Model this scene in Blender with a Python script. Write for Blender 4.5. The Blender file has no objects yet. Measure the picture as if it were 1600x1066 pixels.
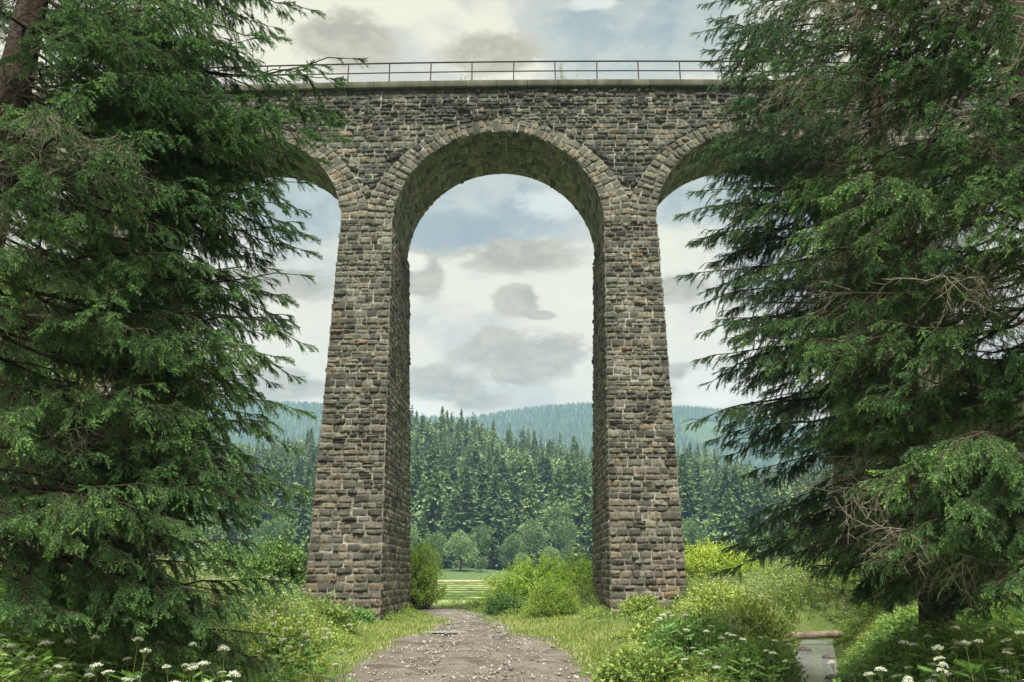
import bpy, math, random
import numpy as np
from mathutils import Vector, Matrix
R = np.random.default_rng
C = bpy.context.scene.collection
PI = math.pi
# ------------------------------------------------------------------ camera
TH, F = math.radians(15.0), 1340.0
sT, cT = math.sin(TH), math.cos(TH)
def ray(px, py):
    u = (px-800)/F; v = (533-py)/F; d = cT-v*sT
    return u/d, (sT+v*cT)/d
def P(px, py, Y):
    a, b = ray(px, py); return np.array([a*Y, Y, b*Y])
cam_d = bpy.data.cameras.new('camera'); cam = bpy.data.objects.new('camera', cam_d); C.objects.link(cam)
cam_d.sensor_width = 36; cam_d.lens = F/1600*36; cam_d.clip_start = .05; cam_d.clip_end = 9000
cam.rotation_euler = (PI/2+TH, 0, 0); bpy.context.scene.camera = cam
# ------------------------------------------------------------------ helpers
def sm(a, b, x):
    t = np.clip((np.asarray(x, float)-a)/(b-a), 0, 1); return t*t*(3-2*t)
def vnoise(x, y, seed=0):
    x = np.asarray(x, float); y = np.asarray(y, float)
    xi = np.floor(x).astype(np.int64); yi = np.floor(y).astype(np.int64); fx = x-xi; fy = y-yi
    fx = fx*fx*(3-2*fx); fy = fy*fy*(3-2*fy)
    def h(i, j):
        n = (i*374761393+j*668265263+seed*1442695041) & 0xffffffff
        n = ((n ^ (n >> 13))*1274126177) & 0xffffffff
        return ((n ^ (n >> 16)) & 0xffff)/65535.0
    return (h(xi, yi)*(1-fx)+h(xi+1, yi)*fx)*(1-fy)+(h(xi, yi+1)*(1-fx)+h(xi+1, yi+1)*fx)*fy
def fbm(x, y, seed=0, o=4):
    s = 0; a = .5; n = 0
    for k in range(o):
        s = s+a*vnoise(x*2**k, y*2**k, seed+k*17); n += a; a *= .5
    return s/n
def nrm(v): return v/np.maximum(np.linalg.norm(v, axis=-1, keepdims=True), 1e-9)
class MB:
    """collects vertex blocks with faces of 3 or 4 corners, a material index and a tint per vertex"""
    def __init__(s): s.V = []; s.F = []; s.M = []; s.T = []; s.n = 0
    def add(s, V, Fc, m=0, t=0.):
        V = np.asarray(V, float).reshape(-1, 3); Fc = np.asarray(Fc, np.int64)
        if len(V) == 0 or len(Fc) == 0: return
        s.V.append(V); s.F.append(Fc+s.n); s.M.append(np.full(len(Fc), m)); s.n += len(V)
        t = np.asarray(t, float); s.T.append(np.full(len(V), t) if t.ndim == 0 else t.reshape(-1))
    def mesh(s, name, mats, smooth=False):
        me = bpy.data.meshes.new(name)
        V = np.concatenate(s.V); T = np.concatenate(s.T)
        loops = np.concatenate([f.ravel() for f in s.F]); cnt = np.concatenate([np.full(len(f), f.shape[1]) for f in s.F])
        st = np.concatenate([[0], np.cumsum(cnt)[:-1]])
        me.vertices.add(len(V)); me.vertices.foreach_set('co', V.ravel().astype(np.float32))
        me.loops.add(len(loops)); me.loops.foreach_set('vertex_index', loops.astype(np.int32))
        me.polygons.add(len(cnt)); me.polygons.foreach_set('loop_start', st.astype(np.int32))
        me.polygons.foreach_set('loop_total', cnt.astype(np.int32))
        me.polygons.foreach_set('material_index', np.concatenate(s.M).astype(np.int32))
        if smooth: me.polygons.foreach_set('use_smooth', np.ones(len(cnt), bool))
        a = me.attributes.new('tint', 'FLOAT', 'POINT'); a.data.foreach_set('value', T.astype(np.float32))
        for m in mats: me.materials.append(m)
        me.update(calc_edges=True); me.validate(); return me
def link(name, data, parent=None, label=None, cat=None, group=None, kind=None, loc=None):
    o = bpy.data.objects.new(name, data); C.objects.link(o)
    if parent is not None: o.parent = parent
    if loc is not None: o.location = [float(q) for q in loc]
    for k, v in (('label', label), ('category', cat), ('group', group), ('kind', kind)):
        if v: o[k] = v
    return o
def thing(name, label, cat, loc, group=None, rz=0.):
    o = link(name, None, None, label, cat, group, None, loc); o.rotation_euler[2] = rz; return o
def tube(mb, pts, rad, n=6, m=0, t=0., cap=False):
    pts = np.asarray(pts, float); rad = np.broadcast_to(np.asarray(rad, float), (len(pts),)); k = len(pts)
    tg = nrm(np.gradient(pts, axis=0)); up = np.where(np.abs(tg[:, 2:3]) > .9, [[1., 0, 0]], [[0, 0, 1.]])
    a = nrm(np.cross(tg, up)); b = np.cross(tg, a); an = np.arange(n)*2*PI/n
    V = pts[:, None]+rad[:, None, None]*(a[:, None]*np.cos(an)[None, :, None]+b[:, None]*np.sin(an)[None, :, None])
    i = np.arange(k-1)[:, None]*n; j = np.arange(n)[None]; j2 = (j+1) % n
    Fc = np.stack([i+j, i+j2, i+n+j2, i+n+j], -1).reshape(-1, 4)
    mb.add(V, Fc, m, t)
    if cap:
        for e, q in ((0, pts[0]), (k-1, pts[-1])):
            mb.add(np.concatenate([V[e], q[None]]), np.stack([np.arange(n), (np.arange(n)+1) % n, np.full(n, n)], 1), m, t)
def tubes(mb, A, B, r0, r1, m=0, t=0.):
    """many straight three-sided twigs at once"""
    A = np.asarray(A); B = np.asarray(B); d = nrm(B-A)
    up = np.where(np.abs(d[:, 2:3]) > .9, [[1., 0, 0]], [[0, 0, 1.]]); a = nrm(np.cross(d, up)); b = np.cross(d, a)
    N = len(A); V = np.zeros((N, 6, 3)); r0 = np.broadcast_to(r0, (N,)); r1 = np.broadcast_to(r1, (N,))
    for k in range(3):
        o = a*math.cos(k*2.094)+b*math.sin(k*2.094); V[:, k] = A+o*r0[:, None]; V[:, 3+k] = B+o*r1[:, None]
    base = np.arange(N)[:, None, None]*6
    f = np.array([[0, 1, 4, 3], [1, 2, 5, 4], [2, 0, 3, 5]])[None]
    tt = np.asarray(t, float); tt = np.repeat(tt, 6) if tt.ndim else t
    mb.add(V, (base+f).reshape(-1, 4), m, tt)
def leaves(mb, Pp, D, S, l, w, m=0, t=0., fold=.0):
    """rhombic leaves: base P, direction D, side S"""
    N = len(Pp); l = np.broadcast_to(l, (N,))[:, None]; w = np.broadcast_to(w, (N,))[:, None]
    D = nrm(D); S = nrm(S-D*np.sum(S*D, 1, keepdims=True)); Nn = np.cross(D, S)
    mid = Pp+D*l*.45
    V = np.stack([Pp, mid+S*w*.5+Nn*w*fold, Pp+D*l, mid-S*w*.5+Nn*w*fold], 1)
    f = np.arange(N)[:, None]*4+np.array([[0, 1, 2, 3]])
    tt = np.asarray(t, float); tt = np.repeat(tt, 4) if tt.ndim else t
    mb.add(V, f, m, tt)
def needles(mb, A, D, l, w, t, rng, m=0):
    N = len(A); r = nrm(rng.normal(size=(N, 3))); D = nrm(D); S = nrm(np.cross(D, r))
    V = np.stack([A-S*w*.5, A+S*w*.5, A+D*l[:, None]], 1)
    mb.add(V, np.arange(N*3).reshape(-1, 3), m, np.repeat(t, 3))
# ------------------------------------------------------------------ node helpers
def mat(name):
    m = bpy.data.materials.new(name); m.use_nodes = True; nt = m.node_tree; nt.nodes.clear()
    return m, nt
def N(nt, typ, **kw):
    n = nt.nodes.new(typ)
    for k, v in kw.items():
        if k.startswith('i_'): n.inputs[int(k[2:]) if k[2:].isdigit() else k[2:].replace('_', ' ')].default_value = v
        else: setattr(n, k, v)
    return n
def L(nt, a, b): nt.links.new(a, b)
def ramp(nt, fac, stops, interp='LINEAR'):
    r = nt.nodes.new('ShaderNodeValToRGB'); r.color_ramp.interpolation = interp
    e = r.color_ramp.elements
    while len(e) < len(stops): e.new(.5)
    for q, (p, c) in zip(e, stops): q.position = p; q.color = (*c, 1)
    if fac is not None: L(nt, fac, r.inputs[0])
    return r.outputs[0]
def mixc(nt, f, a, b, mode='MIX'):
    n = N(nt, 'ShaderNodeMix', data_type='RGBA', blend_type=mode)
    for i, v in ((0, f), (6, a), (7, b)):
        if hasattr(v, 'is_output'): L(nt, v, n.inputs[i])
        else: n.inputs[i].default_value = v if i == 0 else (*v, 1)
    return n.outputs[2]
def mth(nt, op, a, b=None, c=None, clamp=False):
    n = N(nt, 'ShaderNodeMath', operation=op, use_clamp=clamp)
    for i, v in enumerate((a, b, c)):
        if v is None: continue
        if hasattr(v, 'is_output'): L(nt, v, n.inputs[i])
        else: n.inputs[i].default_value = v
    return n.outputs[0]
def noise(nt, vec, scale, detail=4, rough=.55, dist=0.):
    n = N(nt, 'ShaderNodeTexNoise'); n.inputs['Scale'].default_value = scale; n.inputs['Detail'].default_value = detail
    n.inputs['Roughness'].default_value = rough; n.inputs['Distortion'].default_value = dist
    if vec is not None: L(nt, vec, n.inputs['Vector'])
    return n.outputs['Fac']
def mr(nt, v, a, b, c=0., d=1., smooth=True):
    n = N(nt, 'ShaderNodeMapRange'); n.interpolation_type = 'SMOOTHSTEP' if smooth else 'LINEAR'
    L(nt, v, n.inputs[0])
    for i, q in enumerate((a, b, c, d)): n.inputs[i+1].default_value = q
    return n.outputs[0]
def bsdf(nt, col, rough=.8, bump=None, bstr=.5, bdist=.02, spec=.3):
    b = N(nt, 'ShaderNodeBsdfPrincipled'); o = N(nt, 'ShaderNodeOutputMaterial')
    if hasattr(col, 'is_output'): L(nt, col, b.inputs['Base Color'])
    else: b.inputs['Base Color'].default_value = (*col, 1)
    if hasattr(rough, 'is_output'): L(nt, rough, b.inputs['Roughness'])
    else: b.inputs['Roughness'].default_value = rough
    b.inputs['Specular IOR Level'].default_value = spec
    if bump is not None:
        q = N(nt, 'ShaderNodeBump'); q.inputs['Strength'].default_value = bstr; q.inputs['Distance'].default_value = bdist
        L(nt, bump, q.inputs['Height']); L(nt, q.outputs[0], b.inputs['Normal'])
    L(nt, b.outputs[0], o.inputs[0]); return b, o
def leafmat(name, c0, c1, c2, transl=.3, spec=.25, var=.35, rough=.5, ov=.2):
    """c0..c2 along the tint attribute; a leaf lets some light through"""
    m, nt = mat(name)
    at = N(nt, 'ShaderNodeAttribute', attribute_name='tint').outputs['Fac']
    g = N(nt, 'ShaderNodeNewGeometry'); rnd = g.outputs['Random Per Island']
    oi = N(nt, 'ShaderNodeObjectInfo').outputs['Random']
    f = mth(nt, 'ADD', at, mth(nt, 'MULTIPLY', mth(nt, 'SUBTRACT', rnd, .5), var), clamp=True)
    col = ramp(nt, f, [(0, c0), (.5, c1), (1, c2)])
    hs = N(nt, 'ShaderNodeHueSaturation'); L(nt, col, hs.inputs['Color'])
    L(nt, mr(nt, oi, 0, 1, 1-ov, 1+ov, False), hs.inputs['Value']); L(nt, mr(nt, oi, 0, 1, .515, .485, False), hs.inputs['Hue'])
    b, o = bsdf(nt, hs.outputs[0], rough, spec=spec)
    if transl > 0:
        tr = N(nt, 'ShaderNodeBsdfTranslucent'); L(nt, mixc(nt, .5, hs.outputs[0], (.5, .6, .1), 'OVERLAY'), tr.inputs[0])
        mx = N(nt, 'ShaderNodeMixShader'); mx.inputs[0].default_value = transl
        L(nt, b.outputs[0], mx.inputs[1]); L(nt, tr.outputs[0], mx.inputs[2]); L(nt, mx.outputs[0], o.inputs[0])
    return m
# ------------------------------------------------------------------ materials
def stone_mat(name, cols, moss=.0, seed=0., stain=.5):
    m, nt = mat(name)
    g = N(nt, 'ShaderNodeNewGeometry'); rnd = g.outputs['Random Per Island']; pos = g.outputs['Position']
    mp = N(nt, 'ShaderNodeMapping'); L(nt, pos, mp.inputs[0]); mp.inputs[1].default_value = (seed, seed, 0); v = mp.outputs[0]
    base = ramp(nt, rnd, cols, 'LINEAR')
    n1 = noise(nt, v, 9, 6, .65); n2 = noise(nt, v, 38, 5, .7); n3 = noise(nt, v, .55, 4, .6)
    col = mixc(nt, mr(nt, n1, .44, .66, 0, .85), base, (.035, .033, .027))
    col = mixc(nt, mr(nt, n2, .52, .75, 0, .55), col, (.36, .34, .29))
    z = N(nt, 'ShaderNodeSeparateXYZ'); L(nt, pos, z.inputs[0])
    # dark weathering in large patches, more of it on the spandrels; lichen; warmer stone near the foot
    dk = mth(nt, 'MULTIPLY', mr(nt, n3, .42, .62, 0, 1), stain)
    col = mixc(nt, dk, col, mixc(nt, .75, col, (.05, .048, .042)))
    warm = mth(nt, 'MULTIPLY', mr(nt, z.outputs[2], 8, -2, 0, .3), mr(nt, rnd, .2, .8, .3, 1))
    col = mixc(nt, warm, col, (.20, .135, .085), 'MIX')
    st = N(nt, 'ShaderNodeMapping'); L(nt, pos, st.inputs[0]); st.inputs[3].default_value = (2.2, 2.2, .16)
    ns = noise(nt, st.outputs[0], 1.1, 4, .65)
    col = mixc(nt, mth(nt, 'MULTIPLY', mr(nt, ns, .55, .72, 0, .6), mr(nt, n1, .3, .6, .4, 1)), col, (.045, .043, .038))
    stk = mth(nt, 'MULTIPLY', mr(nt, z.outputs[2], 17.2, 20.6, 0, 1), mr(nt, noise(nt, st.outputs[0], 1.9, 5, .7), .44, .58, 0, .85))
    col = mixc(nt, stk, col, (.035, .034, .028))
    wh = mth(nt, 'MULTIPLY', mr(nt, noise(nt, st.outputs[0], 2.3, 5, .7), .62, .74, 0, .5), mr(nt, n1, .35, .6, 0, 1))
    col = mixc(nt, wh, col, (.42, .42, .38))
    if moss: col = mixc(nt, mth(nt, 'MULTIPLY', mr(nt, noise(nt, v, 1.3, 5, .65), .40, .60, 0, 1), moss), col, (.095, .115, .055))
    h = mth(nt, 'ADD', mth(nt, 'MULTIPLY', n1, .7), mth(nt, 'MULTIPLY', n2, .4))
    bsdf(nt, col, .9, h, .9, .035, .15); return m
COLS = [(0, (0.035, 0.035, 0.029)), (0.2, (0.079, 0.08, 0.063)), (0.5, (0.136, 0.137, 0.109)), (0.78, (0.197, 0.195, 0.149)), (0.91, (0.144, 0.123, 0.086)), (0.97, (0.212, 0.187, 0.118)), (1, (0.189, 0.112, 0.063))]
COLG = [(0, (0.038, 0.04, 0.034)), (0.25, (0.081, 0.085, 0.069)), (0.6, (0.138, 0.146, 0.114)), (0.9, (0.2, 0.203, 0.155)), (1, (0.215, 0.166, 0.106))]
COLR = [(0, (0.06, 0.059, 0.048)), (0.4, (0.127, 0.128, 0.098)), (0.8, (0.194, 0.193, 0.144)), (1, (0.21, 0.156, 0.098))]
M = {}
M['pier'] = stone_mat('pier_stone', COLS, 0, 0, .45)
M['span'] = stone_mat('spandrel_stone', COLG, 0, 7, .9)
M['ring'] = stone_mat('voussoir_stone', COLR, .0, 3, .5)
M['soffit'] = stone_mat('soffit_stone', [(a, tuple(q*1.35 for q in c)) for a, c in COLG], .34, 11, .3)
def mortar():
    m, nt = mat('mortar'); g = N(nt, 'ShaderNodeNewGeometry'); p = g.outputs['Position']
    c = ramp(nt, noise(nt, p, 1.7, 5, .7), [(.36, (.05, .046, .038)), (.5, (.15, .14, .115)), (.64, (.34, .325, .275))])
    bsdf(nt, c, .95, noise(nt, p, 30, 4), .6, .02, .1); return m
M['mortar'] = mortar()
def concrete():
    m, nt = mat('weathered_concrete'); p = N(nt, 'ShaderNodeNewGeometry').outputs['Position']
    s = N(nt, 'ShaderNodeMapping'); L(nt, p, s.inputs[0]); s.inputs[3].default_value = (1, 1, .25)
    sx_ = N(nt, 'ShaderNodeSeparateXYZ'); L(nt, p, sx_.inputs[0]); jn = mr(nt, mth(nt, 'ABSOLUTE', mth(nt, 'SUBTRACT', mth(nt, 'FRACT', mth(nt, 'DIVIDE', sx_.outputs[0], 1.35)), .5)), .018, .010, 0, .85)
    c = ramp(nt, noise(nt, s.outputs[0], 1.6, 6, .7), [(.3, (.03, .032, .02)), (.5, (.075, .075, .052)), (.72, (.14, .135, .10))])
    c = mixc(nt, jn, c, (.02, .02, .016))
    bsdf(nt, c, .9, noise(nt, p, 14, 5), .6, .03, .2); return m
M['concrete'] = concrete()
def plain(name, c0, c1, scale=6, rough=.7, bs=.4, spec=.3, lo=.35, hi=.65, dist=.02):
    m, nt = mat(name); tc = N(nt, 'ShaderNodeTexCoord').outputs['Object']
    n = noise(nt, tc, scale, 6, .65)
    bsdf(nt, ramp(nt, n, [(lo, c0), (hi, c1)]), rough, n, bs, dist, spec); return m
M['rust'] = plain('rusted_steel', (.03, .022, .019), (.065, .045, .036), 9, .7)
M['bark'] = plain('spruce_bark', (.02, .015, .012), (.085, .065, .05), 14, .95, 1., .1, dist=.05)
M['twig'] = plain('brown_twig', (.025, .018, .013), (.06, .045, .032), 9, .9, .3, .1)
M['dead'] = plain('dead_twig', (.16, .14, .10), (.33, .29, .22), 5, .9, .3, .1)
M['stem'] = plain('green_stem', (.08, .12, .035), (.14, .17, .05), 5, .7, .1, .2)
M['ffar'] = leafmat('distant_forest_foliage', (.025, .045, .035), (.05, .085, .055), (.09, .14, .08), 0, .1, .5, .8)
M['needle'] = leafmat('spruce_needles', (.056, .115, .048), (.125, .255, .080), (.31, .55, .14), .22, .3, .3, .5)
M['needle2'] = leafmat('spruce_needles_blue', (.056, .115, .062), (.118, .238, .105), (.26, .49, .18), .22, .3, .3, .5)
M['fconifer'] = leafmat('far_conifer_foliage', (.036, .066, .030), (.115, .190, .072), (.25, .35, .13), .12, .1, .5, .8, .36)
M['fdecid'] = leafmat('far_broadleaf_foliage', (.08, .145, .06), (.17, .265, .11), (.26, .37, .15), .2, .1, .5, .8)
M['willow'] = leafmat('willow_leaves', (.13, .22, .035), (.27, .41, .06), (.46, .58, .11), .4, .2, .5)
M['elder'] = leafmat('dark_shrub_leaves', (.05, .10, .03), (.09, .18, .045), (.17, .28, .08), .35, .3, .5)
M['herb'] = leafmat('herb_leaves', (.09, .155, .035), (.21, .32, .07), (.40, .47, .13), .35, .3, .6)
M['herbd'] = leafmat('nettle_leaves', (.07, .15, .045), (.15, .29, .075), (.27, .43, .13), .35, .3, .5)
M['grass'] = leafmat('grass_blades', (.13, .19, .045), (.27, .34, .09), (.52, .50, .24), .35, .2, .6)
M['petal'] = leafmat('white_umbel_petals', (.50, .54, .42), (.70, .72, .62), (.82, .82, .76), .25, .2, .4)
M['yellow'] = leafmat('yellow_petals', (.5, .36, .03), (.6, .45, .04), (.65, .5, .06), .2, .2, .3)
# ------------------------------------------------------------------ terrain
PY = np.array([-30, 10, 15, 25, 28, 32, 37, 42, 48, 60]); PX = np.array([-.5, -.6, -.75, -1.05, -1.3, -1.55, -2.05, -3.0, -5.5, -14.]); PW = np.array([2.2, 2.2, 2.35, 2.0, 1.2, .95, .75, .7, .7, .7])
def path_c(y): return np.interp(y, PY, PX)
def path_w(y): return np.interp(y, PY, PW)
def path_d(x, y): return np.abs(x-path_c(y))-path_w(y)+.8*(fbm(x*.5+3, y*.5, 71, 3)-.5)+.5*(fbm(x*2.5, y*2.5, 72, 2)-.5)
def stream_x(y): return 5.45+.344*(y-16.7)
def stream_d(x, y): return np.hypot((x-stream_x(y))*.945, np.maximum(y-27.5, 0))
RPX = [-400, 250, 380, 480, 560, 640, 700, 750, 800, 850, 925, 1060, 1130, 1180, 1300, 2200]
RPY = [690, 700, 702, 690, 668, 655, 656, 668, 682, 690, 702, 706, 722, 737, 752, 765]
def ridge_z(az, Y):
    px = np.interp(az, [ray(a, b)[0] for a, b in zip(RPX, RPY)], RPX); py = np.interp(px, RPX, RPY)
    v = (533-py)/F; return (sT+v*cT)/(cT-v*sT)*Y
def H(x, y):
    x = np.asarray(x, float); y = np.asarray(y, float)
    d = np.maximum(path_d(x, y), 0)
    z = -1.85+np.zeros_like(x)
    near = 1-sm(40, 56, y)
    z = z+near*(.62*sm(.6, 7, d)+.55*sm(5, 14, d))*np.where(x > 0, .85, 1)
    z = z+near*.22*(fbm(x*.45, y*.45, 3)-.5)*sm(0, 2, d)+.05*(fbm(x*1.7, y*1.7, 5, 3)-.5)*(y < 80)
    sd = stream_d(x, y); sf = (1-sm(.35, 2.0, sd))*(1-sm(26.5, 29, y))
    z = z*(1-sf)+(-2.12)*sf
    z = z+1.4*sm(50, 190, y)*0+2.1*sm(185, 226, y)
    az = x/np.maximum(y, 1)
    top = np.maximum(ridge_z(az, 430)-15.5, 4)
    hill = sm(-.15, 1.0, (y-222)/208.)
    hill = np.clip((y-222)/208., 0, 1); hill = hill**1.12
    z = z+(y > 222)*top*hill-sm(430, 640, y)*top*.9
    z = z+(y > 230)*5*(fbm(x/40., y/40., 8)-.5)*sm(230, 280, y)
    # the ground rises to the track at both ends of the viaduct
    s = np.abs(x+.68); z = z+sm(42, 66, s)*21.5*(1-sm(9, 32, np.abs(y-37-s*s/700)))
    return z
def grid_sheet(name, xs_f, ys, mats, extra=None, label=None, kind='structure', dz=0.):
    rows = [xs_f(y) for y in ys]; n = len(rows[0])
    X = np.array(rows); Y = np.repeat(np.array(ys)[:, None], n, 1); Z = H(X, Y)+dz if extra is None else extra(X, Y)
    V = np.stack([X, Y, Z], -1).reshape(-1, 3); k = len(ys)
    i = np.arange(k-1)[:, None]*n; j = np.arange(n-1)[None]
    Fc = np.stack([i+j, i+j+1, i+n+j+1, i+n+j], -1).reshape(-1, 4)
    mb = MB(); mb.add(V, Fc); o = link(name, mb.mesh(name, mats, True), kind=kind, label=label); return o
def ground_mat():
    m, nt = mat('meadow_soil'); p = N(nt, 'ShaderNodeNewGeometry').outputs['Position']
    s = N(nt, 'ShaderNodeSeparateXYZ'); L(nt, p, s.inputs[0])
    n = noise(nt, p, .8, 6, .65); n2 = noise(nt, p, 12, 5, .7)
    near = ramp(nt, n, [(.3, (.06, .09, .025)), (.55, (.10, .15, .04)), (.75, (.14, .15, .06))])
    near = mixc(nt, mr(nt, n2, .4, .7, 0, .6), near, (.03, .03, .014))
    mp = N(nt, 'ShaderNodeMapping'); L(nt, p, mp.inputs[0]); mp.inputs[3].default_value = (.06, .5, .1)
    nf = noise(nt, mp.outputs[0], 1.0, 5, .6)
    field = ramp(nt, nf, [(.3, (.23, .30, .10)), (.5, (.32, .38, .15)), (.7, (.42, .45, .21))])
    wob = mth(nt, 'ADD', s.outputs[1], mth(nt, 'MULTIPLY', nf, 14))
    tan = mixc(nt, mth(nt, 'MULTIPLY', mr(nt, wob, 128, 140), mth(nt, 'SUBTRACT', 1., mr(nt, wob, 186, 196))), field, (.36, .32, .15))
    gr = mixc(nt, mr(nt, wob, 186, 196), tan, (.085, .135, .05))
    col = mixc(nt, mr(nt, s.outputs[1], 46, 54), near, gr)
    bsdf(nt, col, .95, n2, .7, .05, .1); return m
M['ground'] = ground_mat()
t = np.linspace(-1, 1, 260); tx = np.sign(t)*(np.abs(t)**2.1)
ys = np.concatenate([np.arange(-14, 5, 1.), np.arange(5, 60, .28), np.geomspace(60, 224, 60)])
grid_sheet('ground', lambda y: tx*(200+y*.4)+0, ys, [M['ground']], lambda X, Y: H(X, Y)-.22*sm(.25, .75, path_w(Y)-np.abs(X-path_c(Y)))*(Y < 46))
def hill_mat():
    m, nt = mat('forest_floor'); p = N(nt, 'ShaderNodeNewGeometry').outputs['Position']
    n = noise(nt, p, .15, 6, .7)
    bsdf(nt, ramp(nt, n, [(.35, (.018, .032, .014)), (.65, (.05, .08, .03))]), .95, None); return m
M['hill'] = hill_mat()
grid_sheet('hillside', lambda y: np.linspace(-1, 1, 160)*(290 if y < 225 else 290+(y-224)*.9), np.concatenate([[224], np.geomspace(226, 760, 60)]), [M['hill']])
# far hills
FPX = [-600, 200, 380, 440, 490, 560, 640, 720, 760, 800, 850, 900, 925, 990, 1060, 1100, 1140, 1180, 1240, 1320, 2300]
FPY = [640, 628, 636, 638, 640, 650, 660, 664, 658, 651, 645, 641, 640, 642, 645, 647, 651, 662, 676, 690, 700]
def far_z(az, Y):
    px = np.interp(az, [ray(a, b)[0] for a, b in zip(FPX, FPY)], FPX); py = np.interp(px, FPX, FPY)
    v = (533-py)/F; return (sT+v*cT)/(cT-v*sT)*Y
def FH(x, y):
    top = far_z(x/y, 1500)
    r = np.clip((y-620)/880., 0, 1)
    return 2+(top-2)*r**1.05-sm(1500, 2000, y)*120+26*(fbm(x/220., y/220., 31)-.5)*r*(1-sm(1300, 1500, y))
def meadow(x, y):
    """clearings on the far slope"""
    az = x/y
    a = np.exp(-((az+.245)/.022)**2-((y-930-900*(az+.245))/110)**2)
    b = np.exp(-((az-.225)/.035)**2-((y-1290)/150)**2)
    c = np.exp(-((az-.21)/.05)**2-((y-900)/50)**2)
    return np.maximum(np.maximum(a, b), c*.9)+.35*(fbm(x/60., y/60., 77)-.5)
def far_mat():
    m, nt = mat('far_slope'); p = N(nt, 'ShaderNodeNewGeometry').outputs['Position']
    at = N(nt, 'ShaderNodeAttribute', attribute_name='tint').outputs['Fac']
    n = noise(nt, p, .03, 6, .7)
    c = mixc(nt, mr(nt, at, .40, .55), ramp(nt, n, [(.35, (.02, .04, .018)), (.65, (.05, .09, .03))]), ramp(nt, n, [(.35, (.045, .085, .04)), (.65, (.075, .12, .05))]))
    bsdf(nt, c, .95); return m
M['far'] = far_mat()
ys = np.linspace(620, 2000, 90); n = 240
X = np.array([np.linspace(-1, 1, n)*y*1.3 for y in ys]); Y = np.repeat(ys[:, None], n, 1); Z = FH(X, Y)
i = np.arange(len(ys)-1)[:, None]*n; j = np.arange(n-1)[None]
mb = MB(); mb.add(np.stack([X, Y, Z], -1), np.stack([i+j, i+j+1, i+n+j+1, i+n+j], -1).reshape(-1, 4), 0, meadow(X, Y).ravel())
link('mountain', mb.mesh('mountain', [M['far']], True), kind='structure')
# path and puddle
def path_mat():
    m, nt = mat('gravel_path'); p = N(nt, 'ShaderNodeNewGeometry').outputs['Position']
    n1 = noise(nt, p, 1.1, 6, .65); n2 = noise(nt, p, 26, 6, .75); vo = N(nt, 'ShaderNodeTexVoronoi'); L(nt, p, vo.inputs['Vector']); vo.inputs['Scale'].default_value = 34
    c = ramp(nt, n1, [(.3, (.10, .088, .07)), (.5, (.185, .165, .138)), (.68, (.30, .28, .245))])
    c = mixc(nt, mr(nt, n2, .38, .62, 0, .9), c, (.09, .072, .05))
    c = mixc(nt, mr(nt, vo.outputs['Distance'], .25, .05, 0, .6), c, (.42, .40, .37))
    s = N(nt, 'ShaderNodeSeparateXYZ'); L(nt, p, s.inputs[0])
    wet = mr(nt, noise(nt, p, .7, 3), .56, .66, 0, 1)
    c = mixc(nt, mth(nt, 'MULTIPLY', wet, .7), c, (.055, .043, .03))
    bsdf(nt, c, mr(nt, wet, 0, 1, .95, .5), mth(nt, 'ADD', n2, vo.outputs['Distance']), .8, .03, .3); return m
M['path'] = path_mat()
ys = np.concatenate([np.arange(-10, 5, 1.), np.arange(5, 60, .2)]); tt = np.linspace(-1, 1, 31)
def path_z(X, Y): return H(X, Y)+.03-.09*sm(.78, 1.0, np.abs(X-path_c(Y))/(path_w(Y)+.5))+.15*(fbm(X*1.6, Y*1.3, 55, 5)-.5)-.05*np.exp(-((np.abs(X-path_c(Y))-.75)/.22)**2)
grid_sheet('path', lambda y: path_c(y)+tt*(path_w(y)+.6+.5*(vnoise(y*.8, 0, 9)-.5)), ys, [M['path']], path_z)
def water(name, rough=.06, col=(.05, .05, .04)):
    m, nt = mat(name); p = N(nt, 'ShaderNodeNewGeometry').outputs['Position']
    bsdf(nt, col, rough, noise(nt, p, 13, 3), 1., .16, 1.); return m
M['water'] = water('sky_toned_water', .08, (.30, .31, .31))  # pale grey base colour stands in for the white sky reflection
def blob_sheet(name, cx, cy, rx, ry, z, seed, mats, kind='structure', label=None):
    mb = MB(); a = np.linspace(0, 2*PI, 41)[:-1]; r = .75+.5*vnoise(a*1.5, 0*a, seed)*np.sin(a/2)**.3
    V = [(cx, cy, z)]+[(cx+rx*q*math.cos(w), cy+ry*q*math.sin(w), z) for w, q in zip(a, r)]
    mb.add(V, [(0, 1+k, 1+(k+1) % 40) for k in range(40)]); return link(name, mb.mesh(name, mats), kind=kind, label=label)
M['puddle'] = water('puddle_water', .22, (.30, .29, .26))  # base colour lightened to carry the reflected sky
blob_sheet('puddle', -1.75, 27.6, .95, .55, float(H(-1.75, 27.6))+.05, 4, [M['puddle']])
ys = np.arange(6, 27.6, .4)
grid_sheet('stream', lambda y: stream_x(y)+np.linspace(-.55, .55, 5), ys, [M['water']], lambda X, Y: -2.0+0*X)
exec_marker = 0
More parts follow.
